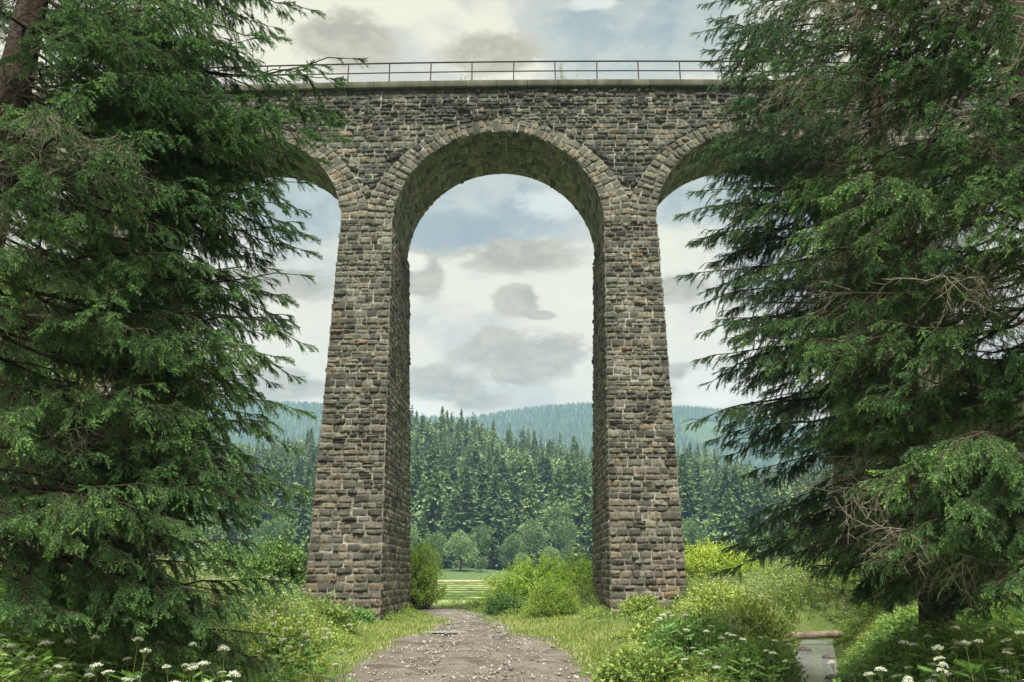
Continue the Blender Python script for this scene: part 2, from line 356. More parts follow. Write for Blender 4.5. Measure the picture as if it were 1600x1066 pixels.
# ------------------------------------------------------------------ viaduct
BX, BY, ALPHA, PITCH, RC = -.60, 32.0, math.radians(-1.0), 11.03, 350.
ZS, RI, ZE, RE, ZTOP, Z0 = 13.92, 4.43, 13.22, 5.73, 20.5, -1.9
NB = 4
def tf(z): return .073*(z-Z0)
def tb(z): return 7.4-.090*(z-Z0)
def hw(z): return 1.39-(1.39-1.085)*(z-Z0)/(ZS-Z0)
root = thing('stone_viaduct', 'tall stone railway viaduct with rounded arches and tapering piers spanning the gravel path', 'viaduct', (BX, BY, Z0), rz=ALPHA)
OFF = np.array([0, 0, -Z0])
GU, GV = 8, 6
def stones(mb, Q, fn, depth, rng, m=0, qs=(1, 1)):
    """Q (n,4,2): corner parameters of each block, counter-clockwise seen from outside; fn(a,b)->point, normal"""
    n = len(Q)
    if n == 0: return
    u = np.array([0, .085, .2, .4, .6, .8, .915, 1])[None, :, None]; v = np.array([0, .15, .36, .64, .87, 1])[None, None, :]
    Q = Q+rng.normal(0, .012, Q.shape)*qs
    w = [(1-u)*(1-v), u*(1-v), u*v, (1-u)*v]
    ab = sum(w[k][..., None]*Q[:, k][:, None, None, :] for k in range(4))
    Pp, Nn = fn(ab[..., 0], ab[..., 1])
    prof = np.minimum(1, 1.2*(1-np.abs(2*u-1)**7)*(1-np.abs(2*v-1)**6))
    d = depth*(.25+1.1*rng.random((n, 1, 1))**1.3)
    hb = d*(.3+1.3*rng.random((n, GU, GV)))+ .8*depth*(rng.normal(0, .6, (n, 1, 1))*(u-.5)+rng.normal(.25, .6, (n, 1, 1))*(v-.4))
    h = prof*np.maximum(hb, .012)-.018*(1-prof)-.008
    V = Pp+Nn*h[..., None]
    i = np.arange(GU-1)[:, None]*GV; j = np.arange(GV-1)[None]
    f = np.stack([i+j, i+GV+j, i+GV+j+1, i+j+1], -1).reshape(-1, 4)
    Fc = (np.arange(n)[:, None, None]*(GU*GV)+f[None]).reshape(-1, 4)
    mb.add(V, Fc, m)
def rows(z0, z1, h, rng):
    out = [z0]
    while out[-1] < z1: out.append(out[-1]+h*rng.uniform(.62, 1.42))
    out[-1] = z1
    if out[-1]-out[-2] < h*.5: out.pop(-2)
    return out
def split(a, b, l, rng):
    if b-a < l*.5: return [a, b]
    out = [a]
    while out[-1] < b: out.append(out[-1]+l*rng.uniform(.5, 1.6))
    out[-1] = b
    if len(out) > 2 and out[-1]-out[-2] < l*.4: out.pop(-2)
    return out
def pier_mesh(seed):
    rng = R(seed); mb = MB(); zs = rows(-3.0, ZS, .240, rng)
    def front(s, z):
        t = tf(z); return np.stack([s, t, z], -1)+OFF, np.stack([0*s, -1+0*s, .07+0*s], -1)
    def back(s, z):
        return np.stack([s, tb(z), z], -1)+OFF, np.stack([0*s, 1+0*s, .09+0*s], -1)
    def side(sg):
        def f(q, z):
            t = tf(z)+(tb(z)-tf(z))*q
            return np.stack([sg*hw(z), t, z], -1)+OFF, np.stack([sg+0*q, 0*q, .02+0*q], -1)
        return f
    for fn, fl, kind in ((front, 1, 0), (back, -1, 0), (side(1), 1, 1), (side(-1), -1, 1)):
        Q = []
        for z0, z1 in zip(zs[:-1], zs[1:]):
            if kind == 0:
                c = split(-1, 1, .30, rng); c0 = [q*hw(z0) for q in c]; c1 = [q*hw(z1) for q in c]
            else:
                c = split(0, 1, .062, rng); c0 = c1 = c
            for k in range(len(c)-1):
                q = [(c0[k], z0), (c0[k+1], z0), (c1[k+1], z1), (c1[k], z1)]
                if rng.random() < .06 and kind == 0:
                    zm = z0+(z1-z0)*rng.uniform(.4, .6)
                    Q.append([(c0[k], z0), (c0[k+1], z0), (c0[k+1], zm), (c0[k], zm)]); Q.append([(c0[k], zm), (c0[k+1], zm), (c1[k+1], z1), (c1[k], z1)])
                else: Q.append(q)
        Q = np.array(Q, float)
        if fl < 0: Q = Q[:, [1, 0, 3, 2]]
        stones(mb, Q, fn, .066 if kind == 0 else .048, rng, 0, (.6, 1) if kind == 0 else (.15, 1))
    V = []
    for z in (-3.0, ZS): V += [(-hw(z), tf(z), z), (hw(z), tf(z), z), (hw(z), tb(z), z), (-hw(z), tb(z), z)]
    mb.add(np.array(V)+OFF, [(0, 1, 5, 4), (1, 2, 6, 5), (2, 3, 7, 6), (3, 0, 4, 7)], 1)
    return mb.mesh('pier', [M['pier'], M['mortar']])
def arch_mesh(seed):
    rng = R(seed); mb = MB()
    # parameters of the ring: angle a, radial fraction q between intrados and extrados, cut at the middle of the pier
    def ro(a):
        c, s = np.cos(a), np.sin(a); dz = ZS-ZE
        r = -dz*s+np.sqrt(np.maximum(RE**2-(dz*c)**2, 0))
        lim = PITCH/2/np.maximum(np.abs(c), 1e-3); return np.minimum(r, lim)
    def ring(front):
        def f(a, q):
            r = RI+(ro(a)-RI)*q; x = r*np.cos(a); z = ZS+r*np.sin(a)
            t = tf(z)-.012 if front else tb(z)+.012
            return np.stack([x, t, z], -1)+OFF, np.stack([0*a, (-1 if front else 1)+0*a, .07+0*a], -1)
        return f
    for front in (1, 0):
        A = np.linspace(0, PI, 53); Q = []
        A[1:-1] += rng.normal(0, .008, 51)
        for a0, a1 in zip(A[:-1], A[1:]):
            th = ro((a0+a1)/2)-RI
            c = [0, 1] if rng.random() < .2 and th < .7 else ([0, rng.uniform(.38, .62), 1] if th < .95 else [0, rng.uniform(.25, .4), rng.uniform(.58, .75), 1])
            for k in range(len(c)-1): Q.append([(a0, c[k]), (a0, c[k+1]), (a1, c[k+1]), (a1, c[k])])
        Q = np.array(Q, float)
        if not front: Q = Q[:, [1, 0, 3, 2]]
        stones(mb, Q, ring(front), .05, rng, 0, (.3, 1.5))
        a = np.linspace(0, PI, 49); p0, _ = ring(front)(a, 0*a); p1, _ = ring(front)(a, 0*a+1)
        V = np.concatenate([p0, p1]); V[:, 1] += .006 if front else -.006
        k = np.arange(48); mb.add(V, np.stack([k, k+49, k+50, k+1], 1), 1)
    def sof(q, a):
        z = ZS+RI*np.sin(a); t = tf(z)+(tb(z)-tf(z))*q
        return np.stack([RI*np.cos(a), t, z], -1)+OFF, np.stack([-np.cos(a), 0*a, -np.sin(a)], -1)
    A = np.linspace(0, PI, 47); Q = []
    for a0, a1 in zip(A[:-1], A[1:]):
        c = split(0, 1, .105, rng)
        for k in range(len(c)-1): Q.append([(c[k+1], a0), (c[k], a0), (c[k], a1), (c[k+1], a1)])
    stones(mb, np.array(Q, float), sof, .04, rng, 2, (.4, .3))
    a = np.linspace(0, PI, 61); p0, _ = sof(0*a, a); p1, _ = sof(0*a+1, a); k = np.arange(60)
    mb.add(np.concatenate([p0, p1]), np.stack([k+1, k+62, k+61, k], 1), 1)
    return mb.mesh('arch', [M['ring'], M['mortar'], M['soffit']])
def curve(s): return s*s/(2*RC)
pm = [pier_mesh(10+k) for k in range(3)]; am = [arch_mesh(30+k) for k in range(2)]
for k in range(-NB-1, NB+1):
    s = (k+.5)*PITCH; o = link('pier', pm[(k*2) % 3 if k not in (-1, 0) else (0 if k < 0 else 1)], root, loc=(s, curve(s), 0)); o.rotation_euler[2] = s/RC
    if k in (-1, 0): o['label'] = 'stone pier left of the path' if k < 0 else 'stone pier right of the path'
for k in range(-NB, NB+1):
    s = k*PITCH; o = link('arch', am[k % 2], root, loc=(s, curve(s), 0)); o.rotation_euler[2] = s/RC
SEND = (NB+.5)*PITCH+1.1
def wall_mesh(front):
    rng = R(50+front); mb = MB(); zs = rows(ZS-.9, ZTOP, .240, rng)
    def fn(s, z):
        t = (tf(z) if front else tb(z))+curve(s)
        return np.stack([s, t, z], -1)+OFF, np.stack([0*s, (-1 if front else 1)+0*s, .07+0*s], -1)
    def ext(z): return math.sqrt(max(RE**2-(z-ZE)**2, 0)) if z < ZE+RE else 0.
    def E(q):
        q = np.asarray(q, float); kk = np.clip(np.round(q/PITCH), -NB, NB); d = np.abs(q-kk*PITCH)
        return np.where(d < RE, ZE+np.sqrt(np.maximum(RE**2-d*d, 0)), ZS-.9)
    Q = []
    for z0, z1 in zip(zs[:-1], zs[1:]):
        c = split(-SEND, SEND, .40, rng)
        for a, b in zip(c[:-1], c[1:]):
            e = E(np.linspace(a, b, 5))
            if e.min() >= z1-.03: continue
            if e.max() > z1-.03:      # cut the block where the ring cuts the course
                q = np.linspace(a, b, 41); ok = E(q) < z1-.03; a, b = q[ok][0], q[ok][-1]
                if b-a < .08: continue
            za, zb = max(z0, float(E(a))), max(z0, float(E(b)))
            Q.append([(a, za), (b, zb), (b, z1), (a, z1)])
    Q = np.array(Q, float)
    if not front: Q = Q[:, [1, 0, 3, 2]]
    stones(mb, Q, fn, .085, rng, 0)
    q = np.linspace(-SEND, SEND, 700); p0, _ = fn(q, np.minimum(E(q)-.03, ZTOP)); p1, _ = fn(q, ZTOP+0*q); k = np.arange(699)
    f = np.stack([k, k+1, k+701, k+700], 1); mb.add(np.concatenate([p0, p1]), f if front else f[:, ::-1], 1)
    return mb.mesh('spandrel_wall', [M['span'], M['mortar']])
link('spandrel_wall', wall_mesh(1), root); link('spandrel_wall', wall_mesh(0), root)
def sweep(mb, prof, s0, s1, n, m=0):
    s = np.linspace(s0, s1, n); k = len(prof); prof = np.array(prof, float)
    V = np.stack([np.repeat(s[:, None], k, 1), prof[None, :, 0]+curve(s)[:, None], np.repeat(prof[None, :, 1], n, 0)], -1)+OFF
    i = np.arange(n-1)[:, None]*k; j = np.arange(k)[None]; j2 = (j+1) % k
    mb.add(V, np.stack([i+j, i+j2, i+k+j2, i+k+j], -1).reshape(-1, 4), m)
    mb.add(V[0], [list(range(k))] if k in (3, 4) else [(0, a, a+1) for a in range(1, k-1)], m); mb.add(V[-1], [(0, a+1, a) for a in range(1, k-1)], m)
T0, T1 = tf(ZTOP), tb(ZTOP)
for nm, pr in (('cornice', [(T0-.22, ZTOP+.08), (T0-.20, ZTOP), (T0+.35, ZTOP), (T0+.35, ZTOP+.34), (T0-.19, ZTOP+.35), (T0-.22, ZTOP+.31)]),
               ('cornice', [(T1+.22, ZTOP+.08), (T1+.20, ZTOP), (T1-.35, ZTOP), (T1-.35, ZTOP+.34), (T1+.19, ZTOP+.35), (T1+.22, ZTOP+.31)])):
    mb = MB(); sweep(mb, pr, -SEND, SEND, 60); link(nm, mb.mesh(nm, [M['concrete']]), root)
mb = MB(); sweep(mb, [(T0+.3, ZTOP+.05), (T1-.3, ZTOP+.05), (T1-.3, ZTOP+.2), (T0+.3, ZTOP+.2)], -SEND, SEND, 50); link('track_bed', mb.mesh('track_bed', [M['path']]), root)
for yy, sg in ((T0-.05, 1), (T1+.05, -1)):
    rr = link('railing', None, root, loc=(0, 0, ZTOP+.34-Z0))
    s = np.linspace(-SEND+.2, SEND-.2, 70)
    for h, r in ((1.0, .036), (.52, .027)):
        mb = MB(); tube(mb, np.stack([s, yy+curve(s), h+0*s], -1), r, 6); link('rail', mb.mesh('rail', [M['rust']]), rr)
    mb = MB(); tube(mb, [(0, 0, -.02), (0, 0, 1.0)], .03, 6); pme = mb.mesh('post', [M['rust']])
    k = np.arange(-27, 28)
    for q in k:
        s_ = (q+.35)*PITCH/6; 
        if abs(s_) < SEND-.3:
            p = link('post', pme, rr, loc=(s_, yy+curve(s_), 0)); p.rotation_euler[1] = random.Random(int(q)).uniform(-.012, .012)
# abutment blocks at the two ends
def world_b(s, t, z): # bridge frame to world
    t = t+curve(s); return np.array([BX+s*math.cos(ALPHA)-t*math.sin(ALPHA), BY+s*math.sin(ALPHA)+t*math.cos(ALPHA), z])
# ------------------------------------------------------------------ foreground spruces
def branch_mesh(seed, Lb=4.4, lmax=.85, bare=.22, dead=.5, dens=1., name='branch', tintb=0.):
    """a limb with forked side limbs, laterals that droop from them and finger-like needle twigs on the laterals"""
    rng = R(seed); mb = MB(); K14 = 14; s = np.linspace(0, 1, K14); limbs = []; lens = []; qs = []
    def wob(a):
        w_ = np.cumsum(rng.normal(0, a, (K14, 2)), 0); return w_-np.outer(s, w_[-1])
    w_ = wob(.016); bow = rng.uniform(.02, .10)
    limbs.append(np.stack([Lb*s, Lb*w_[:, 0], -Lb*bow*np.sin(PI*s)+Lb*.5*w_[:, 1]-.03*Lb*np.sin(2*PI*s)], -1)); lens.append(Lb); qs.append(0.)
    nf = rng.integers(4, 7)
    for q0 in np.sort(rng.uniform(.18, .72, nf)):
        o = np.array([np.interp(q0, s, limbs[0][:, k]) for k in range(3)]); sd = 1 if len(limbs) % 2 else -1
        a = math.radians(rng.uniform(18, 42))*sd; l = Lb*(1-q0)*rng.uniform(.6, .92); w_ = wob(.02); bend = a*(1-.45*s)
        x = np.cumsum(np.concatenate([[0], np.cos(bend[1:])*l/(K14-1)])); y = np.cumsum(np.concatenate([[0], np.sin(bend[1:])*l/(K14-1)]))
        z = l*(rng.uniform(-.20, .03)*s**1.4+.04*np.sin(PI*s*2))+l*.5*w_[:, 1]; limbs.append(o+np.stack([x, y+l*w_[:, 0], z], -1)); lens.append(l); qs.append(q0)
    for k, lb in enumerate(limbs): tube(mb, lb, (.026 if k == 0 else .013*(lens[k]/Lb)**.5)*(1-s)**.8+.004, 6 if k == 0 else 4, 1)
    LB = np.array(limbs); lens = np.array(lens)
    def at(k, q):
        f = np.clip(q, 0, .9999)*(K14-1); i = f.astype(int); f = (f-i)[:, None]; return LB[k, i]*(1-f)+LB[k, np.minimum(i+1, K14-1)]*f
    nS = int(185*dens); li = rng.choice(len(limbs), nS, p=lens/lens.sum()); b = np.where(li == 0, bare, .12)
    q = b+(1-b)*rng.random(nS)**.8; q[:len(limbs)] = .99; li[:len(limbs)] = np.arange(len(limbs))
    side = np.where(rng.random(nS) < .5, 1., -1.); shp = np.interp(q, [0, .35, .55, .8, 1], [.6, .95, 1, .66, .3])
    ln = lmax*shp*rng.uniform(.45, 1.2, nS)*np.where(li == 0, 1, .72)
    ang = np.radians(rng.uniform(22, 60, nS))*np.interp(q, [0, .85, 1], [1, .8, .15])*side
    T = nrm(at(li, np.minimum(q+.04, 1))-at(li, q-.04)); yaw = np.arctan2(T[:, 1], T[:, 0])+ang
    d0 = np.stack([np.cos(yaw), np.sin(yaw), rng.uniform(-.3, .25, nS)], -1); dr = rng.uniform(.1, .85, nS)*np.interp(q, [0, .8, 1], [1, .8, .25])
    K = 6; tt = np.linspace(0, 1, K)
    def spos(idx, u):
        p = at(li[idx], q[idx]); l = ln[idx][:, None]; u = u[:, None]
        o = p+d0[idx]*l*u*(1-.2*u); o[:, 2] -= (dr[idx]*ln[idx])*(u[:, 0]**1.7); return o
    idx = np.arange(nS); pts = [spos(idx, np.full(nS, u)) for u in tt]
    for k in range(K-1): tubes(mb, pts[k], pts[k+1], .0045*(1-tt[k])+.0015, .0045*(1-tt[k+1])+.0015, 1)
    per = np.maximum((ln/.026).astype(int), 4); ti = np.repeat(idx, per); n = len(ti)
    u = rng.uniform(.12, 1, n)**.85; A = spos(ti, u); tg = nrm(spos(ti, u+.05)-A)
    sd = nrm(np.cross(tg, [[0, 0, 1.]]))*np.where(rng.random(n) < .5, 1, -1)[:, None]
    d = nrm(tg*rng.uniform(.7, 1.2, (n, 1))+sd*rng.uniform(.15, .8, (n, 1))+np.array([[0, 0, -1.]])*rng.uniform(-.1, .65, (n, 1)))
    tl = rng.uniform(.06, .20, n)*(1-.25*u); B = A+d*tl[:, None]; tubes(mb, A, B, .0020, .0010, 1)
    patch = rng.random(nS)[ti]          # some laterals flush with new growth, some stay old
    newg = np.clip(.12+.45*u*rng.random(n)+.45*(patch > .62)*u+(q[ti]-.5)*.25+tintb, 0, 1)*(rng.random(n) > .10)
    nn = 26; ii = np.repeat(np.arange(n), nn); w = rng.random(n*nn); Pn = A[ii]+d[ii]*(tl[ii]*w)[:, None]
    rd = rng.normal(size=(n*nn, 3)); rd -= d[ii]*np.sum(rd*d[ii], 1, keepdims=True); rd = nrm(rd)
    dn = nrm(rd+d[ii]*rng.uniform(.5, 1.3, (n*nn, 1)))
    needles(mb, Pn, dn, rng.uniform(.016, .028, n*nn), .0072, np.clip(newg[ii]*(.3+.75*w), 0, 1), rng)
    m = 60; ii = np.repeat(idx, m); u = rng.uniform(.1, 1, len(ii)); A = spos(ii, u); tg = nrm(spos(ii, u+.03)-A)
    rd = rng.normal(size=(len(ii), 3)); rd -= tg*np.sum(rd*tg, 1, keepdims=True)
    needles(mb, A, nrm(nrm(rd)+tg*.8), rng.uniform(.012, .022, len(ii)), .0066, np.clip(u*.6*rng.random(len(ii))+tintb, 0, 1), rng)
    m = 2200; kk = rng.integers(len(limbs), size=m); qq = rng.uniform(.3, 1, m); A = at(kk, qq); rd = rng.normal(size=(m, 3)); rd[:, 0] = np.abs(rd[:, 0])+.4
    needles(mb, A, nrm(rd), rng.uniform(.014, .024, m), .006, .25+.4*rng.random(m), rng)
    nd = int(60*dead); A = at(rng.integers(len(limbs), size=nd), rng.uniform(.05, .6, nd))
    d = nrm(np.stack([rng.uniform(-.1, .9, nd), rng.normal(0, .6, nd), rng.uniform(-1., .1, nd)], -1))
    for k in range(5):
        B = A+d*rng.uniform(.05, .13, (nd, 1)); tubes(mb, A, B, .0036-.0005*k, .0032-.0005*k, 2)
        j = rng.random(nd) < .7; d2 = nrm(d+rng.normal(0, .7, (nd, 3))); tubes(mb, B[j], (B+d2*rng.uniform(.04, .14, (nd, 1)))[j], .0020, .0012, 2)
        A = B; d = nrm(d+rng.normal(0, .35, (nd, 3))+[[0, 0, -.12]])
    return mb
BR = {}
def protos(key, nm, needle, **kw):
    BR[key] = []
    for k in range(4):
        mb = branch_mesh(100+k+hash_(key), **kw); BR[key].append(mb.mesh(nm, [needle, M['twig'], M['dead']]))
def hash_(s): return sum(ord(c)*(i+3) for i, c in enumerate(s)) % 997
protos('lush', 'branch', M['needle'], dead=.35, lmax=.66, tintb=.06)
protos('airy', 'branch', M['needle2'], dead=.5, lmax=.6, bare=.28, dens=.85, tintb=.04)
protos('inner', 'branch', M['needle'], dead=1.8, bare=.38, lmax=.5, dens=.55, tintb=-.08)
def dead_mesh(seed):
    rng = R(seed); mb = MB(); s = np.linspace(0, 1, 12); wob = np.cumsum(rng.normal(0, .03, (12, 2)), 0)
    limb = np.stack([3*s, 3*wob[:, 0], -.25*np.sin(PI*s)+1.5*wob[:, 1]], -1); tube(mb, limb, .02*(1-s)+.004, 5, 0)
    nd = 60; qd = rng.uniform(.1, 1, nd); A = np.stack([np.interp(qd, s, limb[:, k]) for k in range(3)], -1)
    d = nrm(np.stack([rng.uniform(.2, 1, nd), rng.normal(0, .7, nd), rng.uniform(-.9, .2, nd)], -1))
    for k in range(6):
        B = A+d*rng.uniform(.05, .15, (nd, 1)); tubes(mb, A, B, .005-.0006*k, .0044-.0006*k, 0)
        for _ in range(2):
            d2 = nrm(d+rng.normal(0, .6, (nd, 3))); tubes(mb, B, B+d2*rng.uniform(.04, .16, (nd, 1)), .0024, .0012, 0)
        A = B; d = nrm(d+rng.normal(0, .3, (nd, 3))+[[0, 0, -.08]])
    return mb.mesh('dead_branch', [M['dead']])
DEAD = [dead_mesh(900+k) for k in range(3)]
def place_branch(parent, origin, p0, p1, me, L0=4.4, roll=0.):
    p0 = Vector(p0); p1 = Vector(p1); d = p1-p0; l = d.length; x = d.normalized(); y = Vector((0, 0, 1)).cross(x).normalized(); z = x.cross(y)
    sc = l/L0; wd = min(max(sc, .75), 1.1)
    m = Matrix((x, y, z)).transposed() @ Matrix.Rotation(roll, 3, 'X') @ Matrix.Diagonal((sc, wd, wd))
    o = link(me.name.split('.')[0], me, parent); o.matrix_local = Matrix.Translation(p0-Vector(origin)) @ m.to_4x4(); return o
def spruce(label, x, y, h, r, targets, seed, key, nfill, zlo=.5, lmax=4.4, ndead=6, lean=(0, 0), azr=None, grp='tall spruces framing the view'):
    rng = R(seed); zb = float(H(x, y))-.15; org = (x, y, zb)
    t = thing('spruce_tree', label, 'tree', org, grp)
    mb = MB(); zz = np.linspace(0, h, 34); wx = np.cumsum(rng.normal(0, .012, 34)); wy = np.cumsum(rng.normal(0, .012, 34))
    rad = r*(1-zz/h)**.85*(1+.35*np.exp(-zz/.35))+.012
    ax = np.stack([lean[0]*zz+wx, lean[1]*zz+wy, zz], -1)
    n = 18; an = np.arange(n)*2*PI/n; rr = rad[:, None]*(1+.10*(vnoise(an[None]*3+0*zz[:, None], zz[:, None]*2.2, seed)-.5)+.08*(rng.random((34, n))-.5))
    V = ax[:, None]+np.stack([rr*np.cos(an), rr*np.sin(an), 0*rr], -1)
    i = np.arange(33)[:, None]*n; j = np.arange(n)[None]; mb.add(V, np.stack([i+j, i+(j+1) % n, i+n+(j+1) % n, i+n+j], -1).reshape(-1, 4))
    link('trunk', mb.mesh('trunk', [M['bark']], True), t)
    def tk(z):  # trunk axis at world height z
        q = z-zb; return np.array([x+np.interp(q, zz, ax[:, 0]), y+np.interp(q, zz, ax[:, 1]), z])
    for (px, py, Y, rise) in targets:
        tip = P(px, py, Y); a = tk(max(tip[2]+rise, zb+.8)); me = BR[key][rng.integers(4)]
        place_branch(t, org, a, tip, me, roll=rng.uniform(-.15, .15))
    k = 0
    for k in range(nfill):
        z = zlo+(min(h*.98+zb, 11.5)-zlo)*((k+.5)/nfill) if k < nfill*.9 else 11.5+(h+zb-12.)*(k-nfill*.9)/(nfill*.1)
        az = k*2.4+rng.uniform(-.4, .4) if azr is None or rng.random() < .3 else rng.uniform(*azr)
        l = lmax*rng.uniform(.62, 1.0)*min(1, max(.12, 1-(z-zb)/h)**.6*1.25)
        a = tk(z); el = rng.uniform(-.34, -.08) if z < 8 else rng.uniform(-.2, .15)
        tip = a+l*np.array([math.cos(az), math.sin(az), el])
        if tip[1] < 6.0 and abs(tip[0]) < 3.0: tip[0] = math.copysign(3.4, x)
        gz = float(H(tip[0], tip[1]))+1.0
        if tip[2] < gz: tip[2] = gz
        me = BR['inner' if rng.random() < .45 else key][rng.integers(4)]
        place_branch(t, org, a, tip, me, roll=rng.uniform(-.2, .2))
    for k in range(ndead):
        z = rng.uniform(-.2, 8.); az = rng.uniform(*(azr or (0, 6.28))); l = rng.uniform(1.6, 3.2); a = tk(z)
        place_branch(t, org, a, a+l*np.array([math.cos(az), math.sin(az), rng.uniform(-.3, .1)]), DEAD[rng.integers(3)], 3.)
    return t
TA = [(552, 92, 10.2, .5), (492, 18, 10.6, .7), (440, 60, 10, .5), (530, 175, 10.4, .9), (528, 215, 10., .8), (500, 250, 10.6, .7), (470, 285, 9.6, .8), (430, 300, 11, .8),
      (482, 370, 10.4, .9), (485, 395, 11, .7), (470, 430, 10, .8), (455, 500, 10.6, .7), (478, 540, 10.2, 1.), (440, 560, 9.8, .7), (474, 645, 10.3, 1.1), (430, 660, 10, .8), (466, 765, 10., 1.3), (455, 700, 11, .9),
      (440, 800, 9.6, 1.2), (400, 850, 9.7, 1.2), (345, 930, 8.9, 1.2), (380, 880, 9.8, 1.), (300, 830, 8.6, 1.1), (250, 760, 8.4, .9), (420, 735, 10.8, .8), (330, 20, 9.4, .6), (380, 150, 9, .6), (170, 110, 7.9, .5), (120, 330, 7.8, .6), (260, 300, 8.6, .6), (200, 450, 7.9, .6), (320, 420, 9, .7), (380, 540, 9.2, .8), (240, 600, 8.2, .7), (350, 700, 9, .9), (430, 180, 9.6, .7), (470, 330, 10.6, .9), (460, 590, 10.8, .9), (450, 470, 11.2, .8), (250, 15, 8.8, .6), (180, 45, 8.4, .5), (400, 95, 9.8, .7), (310, 110, 9., .7), (440, 20, 11, .6), (350, 60, 10.5, .6), (210, -20, 9.5, .5), (420, 120, 11, .7)]
spruce('tall dark spruce filling the left edge, its trunk showing at the upper left', -6.75, 10.0, 19, .30, TA, 1, 'lush', 54, lmax=4.3, lean=(.03, 0), azr=(-1.5, 1.3), ndead=16)
TB = [(420, 420, 15.5, .8), (400, 610, 15, .9), (410, 330, 15, .7), (380, 740, 14.6, 1.), (330, 480, 14, .7), (300, 640, 13.8, .9), (370, 230, 15, .7)]
spruce('spruce standing behind the nearest left spruce', -10.2, 14.6, 18, .26, TB, 2, 'lush', 44, lmax=5, azr=(-1.8, 1.2), ndead=6)
TC = [(1300, 60, 10, .6), (1250, 140, 10.4, .8), (1330, 230, 9.6, .8), (1230, 300, 10.6, .8), (1350, 380, 9.2, .6), (1480, 200, 8.2, .6), (1500, 330, 8., .6), (1380, 470, 9.4, .8), (1300, 540, 10.2, .8), (1350, 620, 9.4, .9),
      (1420, 700, 8.6, .8), (1500, 780, 8., .7), (1330, 760, 9.7, 1.1), (1400, 860, 8.8, 1.), (1280, 690, 10.4, 1.), (1180, 20, 10.8, .7), (1400, 100, 9, .6), (1450, 20, 8.6, .5), (1530, 70, 8., .5), (1340, -10, 9.6, .6), (1420, 160, 8.6, .6), (1300, 110, 10.6, .7), (1380, 40, 10, .6), (1560, 180, 8.2, .5), (1240, 50, 11, .7)]
spruce('tall spruce at the right edge with its dark trunk in the upper right corner', 6.95, 10.3, 20, .33, TC, 3, 'lush', 56, lmax=4.3, azr=(1.9, 4.5), ndead=36)
TD = [(1097, 7, 14, .8), (1090, 52, 14.2, .8), (1104, 78, 13.6, .8), (1100, 98, 14.6, .9), (1112, 135, 13.8, .9), (1120, 180, 14.2, .9), (1085, 235, 14, 1.), (1083, 258, 14.6, 1.), (1083, 300, 13.8, 1.), (1064, 337, 14, 1.), (1088, 380, 14.5, 1.), (1066, 431, 14, 1.1),
      (1088, 478, 14.4, 1.1), (1095, 520, 14, 1.1), (1092, 562, 14, 1.2), (1105, 600, 14.6, 1.2), (1080, 662, 14, 1.3), (1110, 690, 14.2, 1.2), (1165, 742, 14, 1.3), (1188, 800, 14, 1.4), (1210, 835, 13.6, 1.5), (1240, 880, 13.4, 1.5), (1150, 440, 13.2, .9), (1170, 330, 13.4, .9), (1160, 240, 13, .9), (1115, 30, 12.8, .8), (1140, 120, 12.6, .9), (1130, 210, 12.8, .9), (1110, 275, 15, .9), (1120, 410, 15, 1.), (1125, 500, 13, 1.), (1130, 585, 15, 1.1), (1150, 640, 13, 1.2), (1160, 60, 15, .8), (1200, 180, 12.2, .8), (1200, 420, 12.4, .9), (1190, 560, 12.4, 1.), (1230, 700, 12.2, 1.2), (1455, 945, 12., 1.3), (1395, 950, 12.2, 1.3), (1530, 940, 12., 1.3), (1340, 925, 12.6, 1.4), (1430, 900, 11.8, 1.2), (1490, 900, 11.6, 1.2), (1300, 880, 13., 1.4)]
spruce('middle right spruce whose long green branch tips reach in front of the right arch', 6.9, 14.6, 20, .25, TD, 4, 'airy', 52, lmax=4., azr=(1.9, 4.8), ndead=26)
spruce('slender spruce behind the others, right of the stream', 10.6, 20.5, 17, .2, [(1230, 600, 20, .9), (1240, 480, 20, .9), (1250, 720, 19.5, 1.), (1260, 380, 20, .9)], 5, 'airy', 36, lmax=3.8, ndead=8)
# ------------------------------------------------------------------ forest on the hillside
def conifer_mesh(seed, h=1., lay=34, per=11, name='forest_spruce', wide=.16):
    """one unit high; drooping whorls made of small blades"""
    rng = R(seed); mb = MB()
    z = 1-(np.arange(lay)+.5)/lay*.93; z = z+rng.normal(0, .006, lay)
    rad = wide*(1-z)**.78*(1+.18*rng.normal(size=lay))+.006
    n = lay*per; li = np.repeat(np.arange(lay), per); a = rng.uniform(0, 2*PI, n); r = rad[li]*rng.uniform(.5, 1.3, n)
    A = np.stack([0*a, 0*a, z[li]+.02], -1); D = np.stack([np.cos(a), np.sin(a), -rng.uniform(.15, .65, n)], -1)
    for f0, k in ((.15, 3), (.45, 3), (.72, 2)):
        for _ in range(k):
            p = A+D*(r*f0)[:, None]+rng.normal(0, .006, (n, 3)); d = nrm(D+rng.normal(0, .45, (n, 3))); S = rng.normal(size=(n, 3)); S[:, 2] *= .5
            leaves(mb, p, d, S, r*rng.uniform(.4, .62, n)+.012, r*.20+.008, 0, np.clip(.02+.75*f0*rng.random(n)+.2*rng.random(n)+.12*z[li], 0, 1))  # tint paints lit tops and outer blades, darker inside the crown
    tube(mb, [(0, 0, 0), (0, 0, .5), (0, 0, .98)], [.012, .008, .002], 5, 1)
    return mb.mesh(name, [M['fconifer'], M['bark']])
